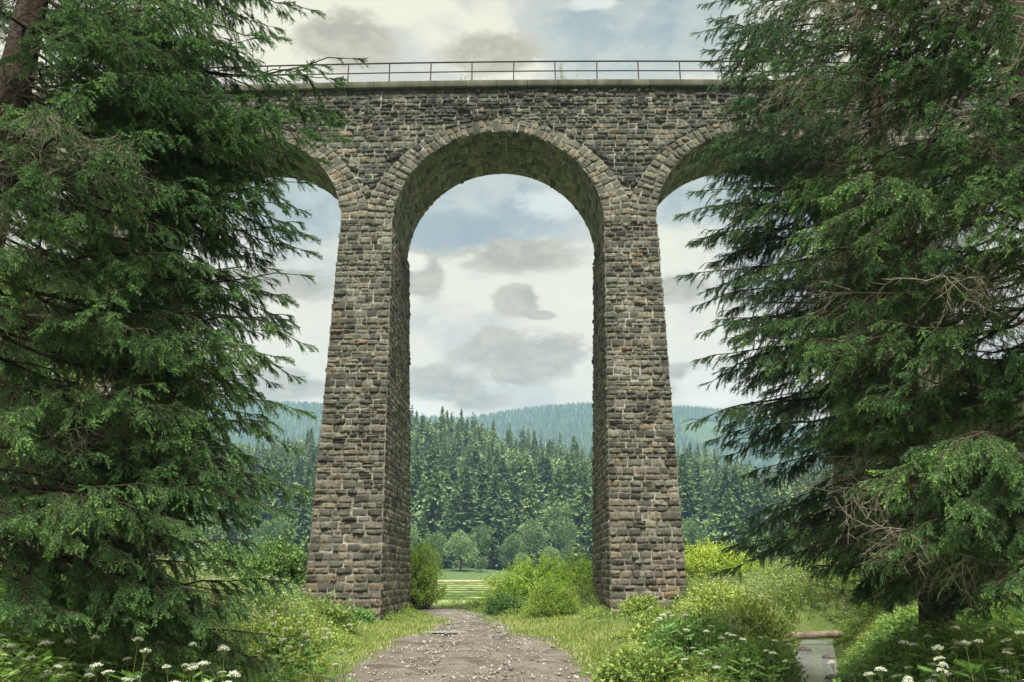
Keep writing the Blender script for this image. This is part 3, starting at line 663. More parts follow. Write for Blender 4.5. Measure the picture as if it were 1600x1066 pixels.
def crown_pts(rng, n, lumps, r0):
    """leaf positions on the shells of many lumps that fill an ellipsoid"""
    c = rng.normal(size=(lumps, 3)); c = nrm(c)*(rng.random((lumps, 1))**.45)*(1-r0); rr = r0*rng.uniform(.6, 1.25, lumps)
    k = rng.integers(lumps, size=n); d = nrm(rng.normal(size=(n, 3))); d[:, 2] = np.where(rng.random(n) < .35, np.abs(d[:, 2]), d[:, 2])
    return c[k]+d*rr[k][:, None]*(rng.random((n, 1))**.25), d
def leafy_mesh(seed, size, n, leaf, lumps=26, r0=.34, mats=None, name='tree', trunk=None, stems=6, zc=.55, lw=.5, tb_=0., up=.2):
    """size = (rx, ry, height)"""
    rng = R(seed); mb = MB(); p, d = crown_pts(rng, n, lumps, r0); rx, ry, h = size; hz = h*(1-zc) if trunk else h*.5
    p = p*np.array([rx, ry, hz]); zc_ = h-hz*1.0; p[:, 2] += zc_
    if not trunk: low = p[:, 2] < .25*h; p[low, :2] *= (.75+.5*rng.random((low.sum(), 1)))
    p[:, 2] = np.maximum(p[:, 2], rng.random(n)*.05*h)
    out = nrm(p-np.array([0, 0, zc_*.8])); dd = nrm(out+rng.normal(0, .7, (n, 3))+[[0, 0, up]])
    dep = np.linalg.norm((p-[[0, 0, zc_]])/np.array([rx, ry, hz]), axis=1)
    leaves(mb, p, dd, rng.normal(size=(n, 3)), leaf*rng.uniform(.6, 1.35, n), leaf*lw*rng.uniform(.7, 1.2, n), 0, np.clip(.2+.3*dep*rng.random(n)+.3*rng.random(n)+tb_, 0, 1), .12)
    if trunk:
        tube(mb, [(0, 0, 0), (.02*h, 0, h*.3), (0, .02*h, h*.6), (0, 0, h*.85)], [trunk, trunk*.8, trunk*.5, trunk*.1], 8, 1)
    for k in range(stems):
        a = rng.uniform(0, 2*PI); e = rng.uniform(.35, .8); z0 = h*(.3 if trunk else 0); q = np.array([rx*e*math.cos(a), ry*e*math.sin(a), h*rng.uniform(.6, .92)])
        s0 = np.array([.04*rx*math.cos(a), .04*ry*math.sin(a), z0]); mid = (s0*.55+q*.45)+[0, 0, .1*h]; tube(mb, [s0, mid, q], [.035*h*.3, .02*h*.3, .004*h], 5, 1)
    return mb.mesh(name, mats)
FS = [conifer_mesh(200+k, lay=[34, 28, 38, 24, 34, 30][k], wide=[.13, .18, .21, .15, .23, .165][k]) for k in range(6)]
FSL = [conifer_mesh(260+k, lay=16, per=6, wide=.17) for k in range(3)]
FD = [leafy_mesh(220+k, (.36, .36, 1.), 4200, .042, 26, .34, [M['fdecid'], M['bark']], 'forest_broadleaf', .02, 4, .5) for k in range(3)]
rng = R(5); cand = []
yy = 224.
while yy < 470:
    st = 6.3+(yy-224)*.006
    for x in np.arange(-.60*yy, .62*yy, st):
        X_ = x+rng.uniform(-.45, .45)*st; Y_ = yy+rng.uniform(-.5, .5)*st; cand.append((X_, Y_))
    yy += st*.95
cand = np.array(cand); az = cand[:, 0]/cand[:, 1]
win = ((az > -.33) & (az < -.225)) | ((az > -.135) & (az < .105)) | ((az > .195) & (az < .30))
order = np.argsort(cand[:, 1]+np.where(win, 0, 5000)); zc_ = H(cand[:, 0], cand[:, 1]); nind = 0; rest = []; nbl = 0
for i in order:
    x, y = cand[i]; z = zc_[i]; edge_ = y < 236; br = (rng.random() < (.6 if edge_ else (.16 if y < 300 else .05)))
    hh = (9.5+16*rng.random()**.75)*(1.05 if y < 300 else .9)*(.62 if br else 1)
    if edge_: hh *= rng.uniform(.45, 1.05)
    if (not win[i]) and (not (abs(az[i]) < .62)): continue
    ir = rng.integers(1 << 30)
    if win[i] and nind < 300 and (not br or nbl < 80):
        me = (FD[ir % 3] if br else FS[ir % 6])
        if br: lab, gp = ('rounded pale broadleaf tree at the foot of the spruce forest beyond the field' if y < 250 else 'paler broadleaf crown scattered among the dark spruces on the forested hill'), 'broadleaf trees among the hillside forest'
        else: lab, gp = ('dark spruce in the front rows of the hillside forest beyond the field' if y < 262 else 'dark spruce among the crowded middle rows of the hillside forest'), 'spruces of the hillside forest'
        o = link('broadleaf_tree' if br else 'spruce_tree', me, None, lab, 'tree', gp+(' edge' if y < (250 if br else 262) else ' interior'), loc=(x, y, z-.2)); nind += 1; nbl += br
        wd = hh*(rng.uniform(.95, 1.3)); o.scale = (wd, wd, hh); o.rotation_euler = (0, 0, rng.uniform(0, 6.28))
    else: rest.append((x, y, z, hh, br, win[i]))
def bake(name, items, protos_, mats, label, seed):
    """many small trees joined in one object"""
    rng = R(seed); mb = MB(); data = []
    for me in protos_:
        nv = len(me.vertices); V = np.empty(nv*3); me.vertices.foreach_get('co', V); V = V.reshape(-1, 3)
        T = np.empty(nv); me.attributes['tint'].data.foreach_get('value', T)
        nl = np.empty(len(me.loops), np.int64); me.loops.foreach_get('vertex_index', nl); mi = np.empty(len(me.polygons), np.int64); me.polygons.foreach_get('material_index', mi)
        data.append((V, T, nl.reshape(-1, 4), mi))
    for x, y, z, h, w_, k, rz in items:
        V, T, Fc, mi = data[k]; c_, s_ = math.cos(rz), math.sin(rz)
        W = np.stack([x+w_*(V[:, 0]*c_-V[:, 1]*s_), y+w_*(V[:, 0]*s_+V[:, 1]*c_), z+h*V[:, 2]], -1)
        mb.V.append(W); mb.F.append(Fc+mb.n); mb.M.append(mi); mb.n += len(V); mb.T.append(np.clip(T+rng.uniform(-.12, .15), 0, 1))
    return link(name, mb.mesh(name, mats), label=label, kind='stuff', cat='forest')
FDL = leafy_mesh(290, (.36, .36, 1.), 1000, .07, 14, .4, [M['fdecid'], M['bark']], 'x', .02, 0, .5)
FDLm = [leafy_mesh(291, (.36, .36, 1.), 1000, .07, 14, .4, [M['fconifer'], M['bark']], 'x', .02, 0, .5)]
it = [(x, y, z-.2, h, h*rng.uniform(.95, 1.3), (4 if br else int(rng.integers(4))) if w_ and not br else (3 if br else int(rng.integers(3))), rng.uniform(0, 6.28)) for x, y, z, h, br, w_ in rest]
PR = FSL+[FDLm[0], FS[0]]
it = [(a[0], a[1], a[2], a[3], a[4], (4 if (r_[5] and not r_[4] and rng.random() < .5) else a[5] % 4), a[6]) for a, r_ in zip(it, rest)]
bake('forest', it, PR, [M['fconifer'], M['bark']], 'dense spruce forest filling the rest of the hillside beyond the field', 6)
# forest on the far blue slope: tiny cones
rng = R(15); n = 42000
Y_ = 640+870*rng.random(n)**.62; X_ = Y_*rng.uniform(-.50, .50, n); keep = meadow(X_, Y_) < .45+.06*rng.random(n); X_, Y_ = X_[keep], Y_[keep]
X_ = np.concatenate([X_, rng.uniform(-700, 700, 1500)]); Y_ = np.concatenate([Y_, rng.uniform(1480, 1512, 1500)]); n = len(X_)
Z_ = FH(X_, Y_); hh = rng.uniform(9, 17, n); r_ = hh*rng.uniform(.16, .26, n); a = np.arange(5)*2*PI/5
ring = np.stack([X_[:, None]+r_[:, None]*np.cos(a), Y_[:, None]+r_[:, None]*np.sin(a), np.repeat((Z_+hh*.12)[:, None], 5, 1)], -1)
V = np.concatenate([ring, np.stack([X_, Y_, Z_+hh], -1)[:, None]], 1)
f = np.array([[k, (k+1) % 5, 5] for k in range(5)]); mb = MB(); mb.add(V, (np.arange(n)[:, None, None]*6+f[None]).reshape(-1, 3), 0, np.repeat(rng.random(n)*.7, 6))
link('far_forest', mb.mesh('far_forest', [M['ffar']]), label='hazy conifer forest covering the distant blue mountain slope', kind='stuff', cat='forest')
# rounded broadleaf trees standing out along the foot of the forest
for k, (px, pt, Y, w_, lab) in enumerate([(720, 826, 214, 1.0, 'largest rounded pale-green broadleaf tree in front of the forest foot, above the hay field'), (800, 834, 216, .95, 'rounded broadleaf tree at the forest foot, right of the largest one'), (676, 858, 218, 1.0, 'small round tree at the forest foot close to the left pier'),
        (752, 868, 212, 1.1, 'low round bush at the forest foot between the two larger broadleaf trees'), (815, 862, 211, 1.15, 'low pale bush in front of the forest just above the path shrubs'), (862, 850, 219, 1., 'round tree at the forest foot left of the right pier'), (1088, 806, 214, .8, 'tall pale broadleaf tree just right of the right pier'), (1140, 852, 213, 1., 'round broadleaf tree at the forest foot right of the right pier'), (430, 800, 216, .9, 'rounded pale tree on the forest edge left of the left pier')]):
    q = P(px, pt, Y); g = float(H(q[0], q[1])); h_ = q[2]-g; o = link('broadleaf_tree', FD[k % 3], None, lab, 'tree', None, loc=(q[0], Y, g-.2)); o.scale = (h_*w_*1.35, h_*w_*1.35, h_*1.05); o.rotation_euler[2] = k*1.3
# rows of cut hay on the field
def hay_mat():
    m, nt = mat('cut_hay'); p = N(nt, 'ShaderNodeNewGeometry').outputs['Position']; n = noise(nt, p, 2.5, 5, .7)
    bsdf(nt, ramp(nt, n, [(.35, (.035, .06, .018)), (.65, (.08, .12, .035))]), .95, n, .8, .1, .1); return m  # dark tone paints in the shadow lines of the rows
M['hay'] = hay_mat()
for k, y0 in enumerate([59, 66, 74, 83, 94, 107, 122, 142]):
    rng = R(70+k); mb = MB(); xs = np.linspace(-34, 30, 120); h = .15*(.6+.8*fbm(xs*.5, 0*xs+k, 4))*(1 if k < 6 else 1.3); yw = y0+1.2*(fbm(xs*.08, 0*xs+k, 9)-.5)+xs*.02
    pr = [(-1.0, -.06), (-.55, .7), (.05, 1.), (.6, .65), (1.0, -.06)]; V = []
    for q, e in pr: V.append(np.stack([xs, yw+q*.75*(.8+.4*rng.random(120)), H(xs, yw)+e*h*(.85+.3*rng.random(120))], -1))
    V = np.stack(V, 1); i = np.arange(119)[:, None]*5; j = np.arange(4)[None]; mb.add(V, np.stack([i+j, i+5+j, i+6+j, i+1+j], -1).reshape(-1, 4))
    link('hay_windrow', mb.mesh('hay_windrow', [M['hay']], True), None, 'nearest row of cut grass lying across the mown field' if k == 0 else ('farthest row of cut grass on the mown field below the forest' if k == 7 else 'low row of cut grass lying across the middle of the mown field'), 'hay row', 'rows of cut grass on the field')
# ------------------------------------------------------------------ shrubs round the viaduct
def shoots_mesh(seed, size, n, leaf, mats, tb_=0., lw=.35, spread=1., per=34):
    """a thicket of leafy shoots that rise from the base and fan out"""
    rx, ry, h = size; rng = R(seed); mb = MB(); ns = max(n//per, 30)
    a = rng.uniform(0, 2*PI, ns); e = np.arcsin(rng.uniform(.02, 1, ns)**.8); lump = .72+.5*fbm(a*1.3+seed, e*2.4, seed, 3); lump = lump*rng.uniform(.80, 1.06, ns)
    T = np.stack([rx*np.cos(a)*np.cos(e), ry*np.sin(a)*np.cos(e), h*(.12+.9*np.sin(e))], -1)*lump[:, None]; B = T*np.array([.35, .35, 0])*rng.random((ns, 1))
    def pos(k, u):
        u = u[:, None]; q = B[k]*(1-u)+T[k]*u; q[:, :2] = B[k][:, :2]+(T[k]-B[k])[:, :2]*u**1.35; q[:, 2] = T[k][:, 2]*u[:, 0]**.8; return q
    k = np.arange(ns); uu = np.linspace(0, 1, 5)
    for f0, f1 in zip(uu[:-1], uu[1:]): tubes(mb, pos(k, np.full(ns, f0)), pos(k, np.full(ns, f1)), .012*(1.1-f0), .012*(1.1-f1), 1)
    i = np.repeat(k, per); u = rng.uniform(.12, 1, len(i))**.7; A = pos(i, u); tg = nrm(pos(i, np.minimum(u+.04, 1.04))-A)
    A = A+rng.normal(0, .085, A.shape)*(1.35-u)[:, None]*1.3
    D = nrm(tg*.6+rng.normal(0, .7, A.shape)); l = leaf*rng.uniform(.6, 1.35, len(i))
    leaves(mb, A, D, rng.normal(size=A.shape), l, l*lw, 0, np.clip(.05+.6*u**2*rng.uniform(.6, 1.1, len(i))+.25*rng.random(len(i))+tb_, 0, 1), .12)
    return mb.mesh('foliage', mats)
def shrub(name, label, cat, px, Y, pytop, rx, ry, m, leaf=.085, n=14000, seed=0, x=None, tb_=0., lumps=34, r0=.26, lw=.35, up=.5, sink=.1, trunk=None, grp=None, hfix=None):
    x = ray(px, 880)[0]*Y if x is None else x; z = float(H(x, Y))-sink; h = hfix or (ray(px, pytop)[1]*Y-z if pytop is not None else trunk*30)
    t = thing(name, label, cat, (x, Y, z), grp)
    me = leafy_mesh(seed, (rx, ry, h), n, leaf, lumps, r0, [M[m], M['bark']], 'foliage', trunk, 0, .62 if trunk else .5, lw, tb_, up) if trunk else shoots_mesh(seed, (rx*1.15, ry*1.15, h*.98), int(n*1.3), leaf*1.1, [M[m], M['bark']], tb_+.12, lw+.1)
    link('foliage', me, t)
    rng = R(seed+1); mb = MB()
    if trunk: tube(mb, [(0, 0, 0), (.1, 0, h*.3), (-.1, .1, h*.65), (0, 0, h*.9)], [trunk*1.1, trunk*.8, trunk*.5, .02], 8, 0)
    for k in range(9):
        a = rng.uniform(0, 2*PI); e = rng.uniform(.3, .75); q = np.array([rx*e*math.cos(a), ry*e*math.sin(a), h*rng.uniform(.55, .85)]); z0 = h*.3 if trunk else 0
        s0 = np.array([.1*math.cos(a), .1*math.sin(a), z0]); k_ = 1 if h > 1.8 else .3; tube(mb, [s0, s0*.5+q*.5+[0, 0, .08*h], q], [(.03+.006*h)*k_, (.02+.003*h)*k_, .008*k_], 5, 0)
    link('stems', mb.mesh('stems', [M['bark']]), t); return t
shrub('willow_shrub', 'upright yellow-green willow shrub behind the right edge of the left pier', 'shrub', 655, 44, 836, 1.3, 1.2, 'willow', .10, 9000, 301, tb_=.22, up=1.0)
shrub('willow_shrub', 'broad light green shrub beside the path, left of the right pier', 'shrub', 835, 41, 868, 2.3, 1.8, 'willow', .09, 22000, 302, tb_=-.08)
shrub('willow_shrub', 'light green shrub right against the left face of the right pier', 'shrub', 905, 41, 862, 1.35, 1.6, 'willow', .09, 12000, 303, tb_=-.05)
shrub('low_shrub', 'low rounded yellow-green bush in front of the broad shrub', 'shrub', 862, 34.5, 905, 1.05, .9, 'willow', .055, 20000, 304, tb_=.2, up=1., lw=.25)
shrub('low_shrub', 'low dark green bush by the path edge below the broad shrub', 'shrub', 790, 38.5, 925, 1.0, .8, 'elder', .08, 7000, 305)
shrub('willow_shrub', 'bright green shrub right of the right pier', 'shrub', 1112, 38, 842, 2.1, 1.5, 'willow', .10, 16000, 306, tb_=.02)
shrub('willow_shrub', 'smaller bright green shrub at the far right of the right pier', 'shrub', 1165, 40, 872, 1.3, 1.3, 'willow', .10, 8000, 307, tb_=.0)
shrub('elder_shrub', 'dark leafy shrub left of the left pier', 'shrub', 436, 34, 838, 1.6, 1.3, 'elder', .13, 9000, 308, lw=.5, up=0)
shrub('elder_shrub', 'dark leafy shrub farther left under the hanging spruce branches', 'shrub', 350, 36, 850, 2.2, 1.5, 'elder', .13, 9000, 309, lw=.5, up=0)
shrub('round_shrub', 'small rounded dull green bush far out on the field to the right', 'shrub', 1203, 92, 866, 1.7, 1.6, 'fdecid', .2, 5000, 310)
shrub('round_shrub', 'rounded bush at the field edge right of the path', 'shrub', 1290, 60, 850, 3., 2.4, 'willow', .14, 12000, 311, tb_=-.1)
for k, (px, Y, h_, rx, mm, lab) in enumerate([(1085, 17.5, 1.2, .95, 'herbd', 'leafy bramble mound among the white flowers, midway between path and stream'), (1165, 20, 1.35, 1.0, 'herb', 'tall leafy weed clump beside the stream bank, nearer the right pier'), (1040, 21.5, 1.0, .9, 'herb', 'low leafy weed clump in front of the right pier'),
        (1180, 15.5, 1.1, .75, 'herbd', 'darker leafy weed clump at the left edge of the stream'), (1120, 25, 1.3, 1.1, 'herb', 'light weed clump at the outer foot of the right pier'), (500, 25, 1.15, 1.0, 'herb', 'leafy weed clump in front of the left pier'), (400, 22, 1.5, 1.2, 'herbd', 'tall nettle clump on the left bank below the spruce branches'),
        (450, 17, 1.1, .8, 'herb', 'leafy weed clump low on the left bank near the path'), (560, 30.5, .6, .6, 'herbd', 'small nettle tuft against the front of the left pier'), (1000, 30.5, .75, .7, 'herb', 'small leafy tuft against the front of the right pier'), (1000, 15.5, .7, .8, 'herb', 'low leafy tuft near the right edge of the path')]):
    x_ = ray(px, 960)[0]*Y; shrub('weed_clump', lab, 'weeds', px, Y, None, rx, rx*.9, mm, .075, int(7000*rx), 360+k, x=x_, lw=.45, tb_=.05, trunk=None, hfix=h_)
# broadleaf trees left of the line, seen in the gaps between the spruces
for k, (x, Y, h, rx, lab) in enumerate([(-17.5, 24, 13, 3.6, 'broadleaf tree with light green leaves showing behind the left spruces'), (-13.2, 21, 9.5, 2.6, 'smaller light green broadleaf tree close behind the left spruces'), (-24, 29, 15, 4.2, 'tall broadleaf tree farthest left behind the spruces'),
                                    (15.2, 25.5, 8., 2.4, 'light green broadleaf tree glimpsed between the right spruces'), (22, 27, 12, 3.6, 'broadleaf tree at the far right behind the spruces')]):
    shrub('broadleaf_tree', lab, 'tree', 0, Y, None, rx, rx, 'willow' if k < 2 else 'elder', .15, 15000, 330+k, x=x, lumps=44, r0=.24, lw=.5, up=0, trunk=h/30., tb_=-.05)
# ------------------------------------------------------------------ ground cover
def vegh(x, y):
    """height of the herb layer"""
    d = path_d(x, y); sd = stream_d(x, y)
    h = .05+1.12*sm(.05, 2.2, d)*(.25+1.25*fbm(x*.7, y*.7, 21, 3))
    h = h*(1-(.62+.25*(np.abs(x+.68) < 6.2))*sm(20, 27, y+.5*np.abs(x+1)*(x > 0))*(1-sm(34, 38, y))*(1-sm(9, 12, np.abs(x+.7))))
    h = h+.22*np.exp(-((np.abs(np.abs(x+.68)-5.4)-1.6)/.5)**2)*((y > 31) & (y < 40))
    h = h*(1+.45*sm(1.2, 2.6, x)*(1-sm(20, 24, y))*(y > 11)+.5*sm(4.2, 5.5, -x-.68)*(1-sm(34, 38, y))*(y > 12)+.9*sm(5.6, 7.2, x)*sm(24, 27, y)*(1-sm(36, 40, y)))
    h = h*(1-.5*(x > stream_x(y))*(y < 28))
    g = sm(.3, 2.4, d-1.8*(x > 0)*(1-sm(19, 25, y))-.9*(y > 26)*(y < 33)*(x < 0)); h = h*(.22+.78*g)
    return np.minimum(h, 1.35)*sm(.1, 1.5, sd+.5*(vnoise(x*2, y*2, 3)-.5))*(1-.85*sm(40, 49, y))
def inpier(x, y):
    r = np.zeros(len(x), bool)
    for k in (-3, -2, -1, 0, 1, 2):
        s = (k+.5)*PITCH; c_ = world_b(s, 0, 0); r |= (np.abs(x-c_[0]) < 1.35) & (y > c_[1]+.12) & (y < c_[1]+7.3)
    return r
def scat(n, y0, y1, rng, pw=1.6, m=.70):
    y = y0+(y1-y0)*rng.random(n)**pw; x = rng.uniform(-1, 1, n)*(m*y+1.5); k = ~inpier(x, y); return x[k], y[k]
rng = R(40)
# grass
def grass(n, y0, y1, hmul, w_, pw, gk=.35):
    mb = MB(); x, y = scat(n, y0, y1, rng, pw); h = vegh(x, y); d = path_d(x, y); k = (h > .02) & (d+.5*(fbm(x*2.2, y*2.2, 8)-.45)+.25*rng.random(len(x)) > .1) & (stream_d(x, y) > .36); k &= (d < 1.2) | (rng.random(len(x)) < gk*np.where((x > stream_x(y)) | ((x < -3) & (y < 14)), .35, 1)); x, y, h = x[k], y[k], h[k]
    hb = np.clip((h*.75+.07)*hmul*rng.uniform(.5, 1.25, len(x)), .05, 1.1); z = H(x, y)-.01; A = np.stack([x, y, z], -1); ln = rng.normal(0, .28, (len(x), 2))
    B = A+np.stack([ln[:, 0]*hb*.4, ln[:, 1]*hb*.4, hb*.55], -1); Cc = B+np.stack([ln[:, 0]*hb*1.1, ln[:, 1]*hb*1.1, hb*.45], -1)
    S = rng.normal(size=(len(x), 3)); S[:, 2] = 0; S = nrm(S)*(w_*rng.uniform(.6, 1.3, (len(x), 1)))*.5
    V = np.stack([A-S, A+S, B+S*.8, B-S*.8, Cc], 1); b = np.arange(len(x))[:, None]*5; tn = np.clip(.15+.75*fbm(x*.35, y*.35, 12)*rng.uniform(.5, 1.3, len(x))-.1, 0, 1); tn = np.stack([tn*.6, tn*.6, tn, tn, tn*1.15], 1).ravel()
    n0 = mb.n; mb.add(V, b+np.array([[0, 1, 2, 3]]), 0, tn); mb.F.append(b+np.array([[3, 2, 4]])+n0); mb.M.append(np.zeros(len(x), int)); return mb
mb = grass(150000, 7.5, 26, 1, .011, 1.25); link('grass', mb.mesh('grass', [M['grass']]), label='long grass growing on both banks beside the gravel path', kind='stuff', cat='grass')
mb = grass(150000, 24, 62, 1.1, .026, 1.3); link('grass', mb.mesh('grass', [M['grass']]), label='grass round the pier feet and out to the field edge', kind='stuff', cat='grass')
x = rng.uniform(-9, 9, 190000); y = 11+24*rng.random(190000)**1.15; d = path_d(x, y); k = (d > -.12+.35*rng.random(len(x))) & (d < 3.2) & (stream_d(x, y) > .7) & ~inpier(x, y); x, y = x[k], y[k]
n = len(x); z = H(x, y)-.01; hb = rng.uniform(.05, .17, n)*(.6+.9*fbm(x*.9, y*.9, 5)); A = np.stack([x, y, z], -1); D = np.stack([rng.normal(0, .45, n), rng.normal(0, .45, n), np.ones(n)], -1); mb = MB()
leaves(mb, A, D, rng.normal(size=(n, 3))*[1, 1, .2], hb, .012+.0003*y, 0, np.clip(.75*fbm(x*.8, y*.8, 14)+.35*rng.random(n)-.05, 0, 1)); link('short_grass', mb.mesh('short_grass', [M['grass']]), label='short trodden grass along the edges of the path', kind='stuff', cat='grass')
# leafy herbs
def herbs(n, y0, y1, leaf, matk, lab, seed, sel, pw=1.3, lw=.55, top=.95):
    rng = R(seed); mb = MB(); nc = n//14; cx, cy = scat(nc, y0, y1, rng, pw); h = vegh(cx, cy); k = (h > .16) & sel(cx, cy, rng); cx, cy, h = cx[k], cy[k], h[k]
    i = np.repeat(np.arange(len(cx)), 14); nn_ = len(i); q = rng.random(nn_)**.6; hh_ = h*rng.uniform(.6, 1.2, len(h))
    a = rng.uniform(0, 2*PI, nn_); r = .02+rng.random(nn_)*(.05+.10*(1-q))*1.2; z = H(cx, cy)
    p = np.stack([cx[i]+r*np.cos(a), cy[i]+r*np.sin(a), z[i]+hh_[i]*q*top], -1)
    D = np.stack([np.cos(a), np.sin(a), rng.uniform(-.45, .6, nn_)], -1); S = np.stack([-np.sin(a), np.cos(a), rng.normal(0, .3, nn_)], -1)
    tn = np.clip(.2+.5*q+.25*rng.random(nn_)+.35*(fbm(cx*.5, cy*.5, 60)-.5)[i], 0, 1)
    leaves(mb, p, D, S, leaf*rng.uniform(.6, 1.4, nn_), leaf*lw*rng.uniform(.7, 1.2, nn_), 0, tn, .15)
    A = np.stack([cx, cy, z], -1); tubes(mb, A, A+np.stack([rng.normal(0, .11, len(cx)), rng.normal(0, .11, len(cx)), hh_*.85], -1), .004+.0002*cy, .002+.0001*cy, 1)
    link('herbs', mb.mesh('herbs', [M[matk], M['stem']]), label=lab, kind='stuff', cat='herbs'); return cx, cy, z, hh_
dark = lambda x, y, r: ((x < -2.6-.12*(y-9)) & (y < 15)) | ((x > stream_x(y)+.3) & (y < 20))
herbs(300000, 7.2, 20, .10, 'herbd', 'dark broad-leaved herbs and nettles in the shade under the spruces', 41, dark, 1.1, .55)
cA = herbs(560000, 11, 27, .065, 'herb', 'dense light green herbs on the banks either side of the path', 42, lambda x, y, r: ~dark(x, y, r), 1.15, .42)
cB = herbs(330000, 24, 50, .105, 'herb', 'tall weeds crowding the foot of the two piers', 43, lambda x, y, r: r.random(len(x)) < 1, 1.4, .42)
# white flat flower heads in the distance of the banks and small daisies: too many to count
def heads(name, x, y, z, r, seed, lab, m='petal', nf=9, st=True, fs=.5):
    rng = R(seed); mb = MB(); n = len(x); i = np.repeat(np.arange(n), nf); a = rng.uniform(0, 2*PI, n*nf); q = np.sqrt(rng.random(n*nf))*r[i]
    tilt = rng.normal(0, .22, (n, 2))
    p = np.stack([x[i]+q*np.cos(a), y[i]+q*np.sin(a), z[i]+q*(tilt[i, 0]*np.cos(a)+tilt[i, 1]*np.sin(a))-.25*q*q/r[i]], -1)
    D = np.stack([np.cos(a), np.sin(a), rng.uniform(-.5, .5, n*nf)], -1); D = nrm(D+rng.normal(0, .4, D.shape)); l = r[i]*fs*rng.uniform(.7, 1.3, n*nf)
    leaves(mb, p-D*l[:, None]*.5, D, np.cross(D, [[0, 0, 1.]]), l, l*.9, 0, rng.random(n*nf)*.7)
    if st: A = np.stack([x, y, z-.3], -1); tubes(mb, A+rng.normal(0, .04, A.shape), np.stack([x, y, z-.01], -1), .0035, .002, 1)
    link(name, mb.mesh(name, [M[m], M['stem']]), label=lab, kind='stuff', cat='flowers')
rng = R(44)
x, y = scat(30000, 13, 34, rng, 1.1); h = vegh(x, y); k = (h > .36) & (fbm(x*.45, y*.45, 91, 3)+.12*(rng.random(len(x))-.5) >  .455) & ~dark(x, y, rng); k &= ~((x < 0) & (x > -3)); x, y, h = x[k], y[k], h[k]
heads('white_flowers', x, y, H(x, y)+h*rng.uniform(.8, 1.2, len(x)), rng.uniform(.028, .06, len(x)), 45, 'small white umbel flowers dotting the banks by the piers')
x, y = scat(16000, 11, 24, rng, 1.1); h = vegh(x, y); k = (h > .08) & (h < .75) & (fbm(x*.6, y*.6, 95, 3) > .52) & (x > -4.5) & (x < 5); x, y, h = x[k], y[k], h[k]
heads('daisies', x, y, H(x, y)+h*rng.uniform(.55, 1.15, len(x)), rng.uniform(.010, .018, len(x)), 46, 'tiny white daisies in the short grass beside the path', nf=4, fs=1.)
x, y = scat(1500, 9, 30, rng, 1.1); h = vegh(x, y); k = (h > .3) & (fbm(x*.7, y*.7, 99, 3) > .55); x, y, h = x[k], y[k], h[k]
heads('yellow_flowers', x, y, H(x, y)+h*rng.uniform(.6, 1.05, len(x)), rng.uniform(.010, .02, len(x)), 47, 'scattered small yellow flowers among the herbs', 'yellow', 4, fs=1.)
# the nearest umbel plants, one by one
def umbel_parts(seed):
    rng = R(seed); mb = MB(); tube(mb, [(0, 0, 0), (.02, 0, .45), (.0, .01, .9)], [.006, .005, .003], 5, 0); stem = []
    tips = []
    for k in range(12):
        a = k*2.4; r = .045*math.sqrt((k+.5)/12); tip = np.array([r*math.cos(a), r*math.sin(a)+.01, .985-9*r*r]); tips.append(tip); tube(mb, [(0, .01, .9), tip], [.0016, .001], 3, 0)
    for k in range(7):
        z = rng.uniform(.1, .75); a = rng.uniform(0, 6.28); D0 = np.array([math.cos(a), math.sin(a), .5]); st = np.array([0, 0, z])
        tube(mb, [st, st+D0*.07, st+D0*np.array([.18, .18, .1])], [.002, .0015, .001], 3, 0)
        q = np.array([st+D0*np.array([1, 1, .6])*u for u in (.06, .09, .12, .15, .18) for _ in (0, 1)]); S = np.tile([[math.sin(a), -math.cos(a), .1], [-math.sin(a), math.cos(a), .1]], (5, 1))+D0*.6
        leaves(mb, q, S, np.cross(S, [[0, 0, 1.]]), .075, .035, 1, .4+.4*rng.random(10))
    stem = mb.mesh('stem', [M['stem'], M['herbd']]); mb = MB(); n = 150; i = rng.integers(12, size=n); d = nrm(rng.normal(size=(n, 3))*[1, 1, .45]+[[0, 0, .2]])
    p = np.array(tips)[i]+d*.012*rng.random((n, 1)); leaves(mb, p, d, rng.normal(size=(n, 3)), .010, .010, 0, rng.random(n)*.8)
    return stem, mb.mesh('flower_head', [M['petal']])
UP = [umbel_parts(500+k) for k in range(4)]
def umbels(n, region, lab, grp, seed, smin=.7, smax=1.15):
    rng = R(seed); c_ = 0
    while c_ < n:
        px, py, Y = rng.uniform(region[0], region[1]), rng.uniform(region[2], region[3]), rng.uniform(region[4], region[5])
        q = P(px, py, Y); g = float(H(q[0], q[1])); hh_ = q[2]-g
        if hh_ < .3 or hh_ > 1.25: continue
        t = thing('umbel_plant', lab, 'flower', (q[0], q[1], g-.01), grp, rng.uniform(0, 6.28)); st, fl = UP[rng.integers(4)]; s_ = rng.uniform(smin, smax); k = hh_
        t.scale = (s_, s_, k); t.rotation_euler[0] = rng.normal(0, .13); t.rotation_euler[1] = rng.normal(0, .13)
        link('stem', st, t); f_ = link('flower_head', fl, t); c_ += 1
umbels(95, (-20, 360, 925, 1066, 8.3, 10.5), 'tall white-flowered umbel plant in the shade under the left spruces', 'umbel plants at the lower left', 61, .75, 1.2)
umbels(40, (300, 560, 930, 1060, 11, 16), 'white-flowered umbel plant among light herbs on the left bank', 'umbel plants on the left bank', 62, .8, 1.1)
umbels(45, (1330, 1610, 940, 1066, 8.3, 10.5), 'tall white-flowered umbel plant under the right spruces', 'umbel plants at the lower right', 63, .75, 1.2)
umbels(60, (1020, 1250, 890, 1040, 13, 21), 'white-flowered umbel plant on the bank between the path and the stream', 'umbel plants by the stream', 64, .9, 1.3)
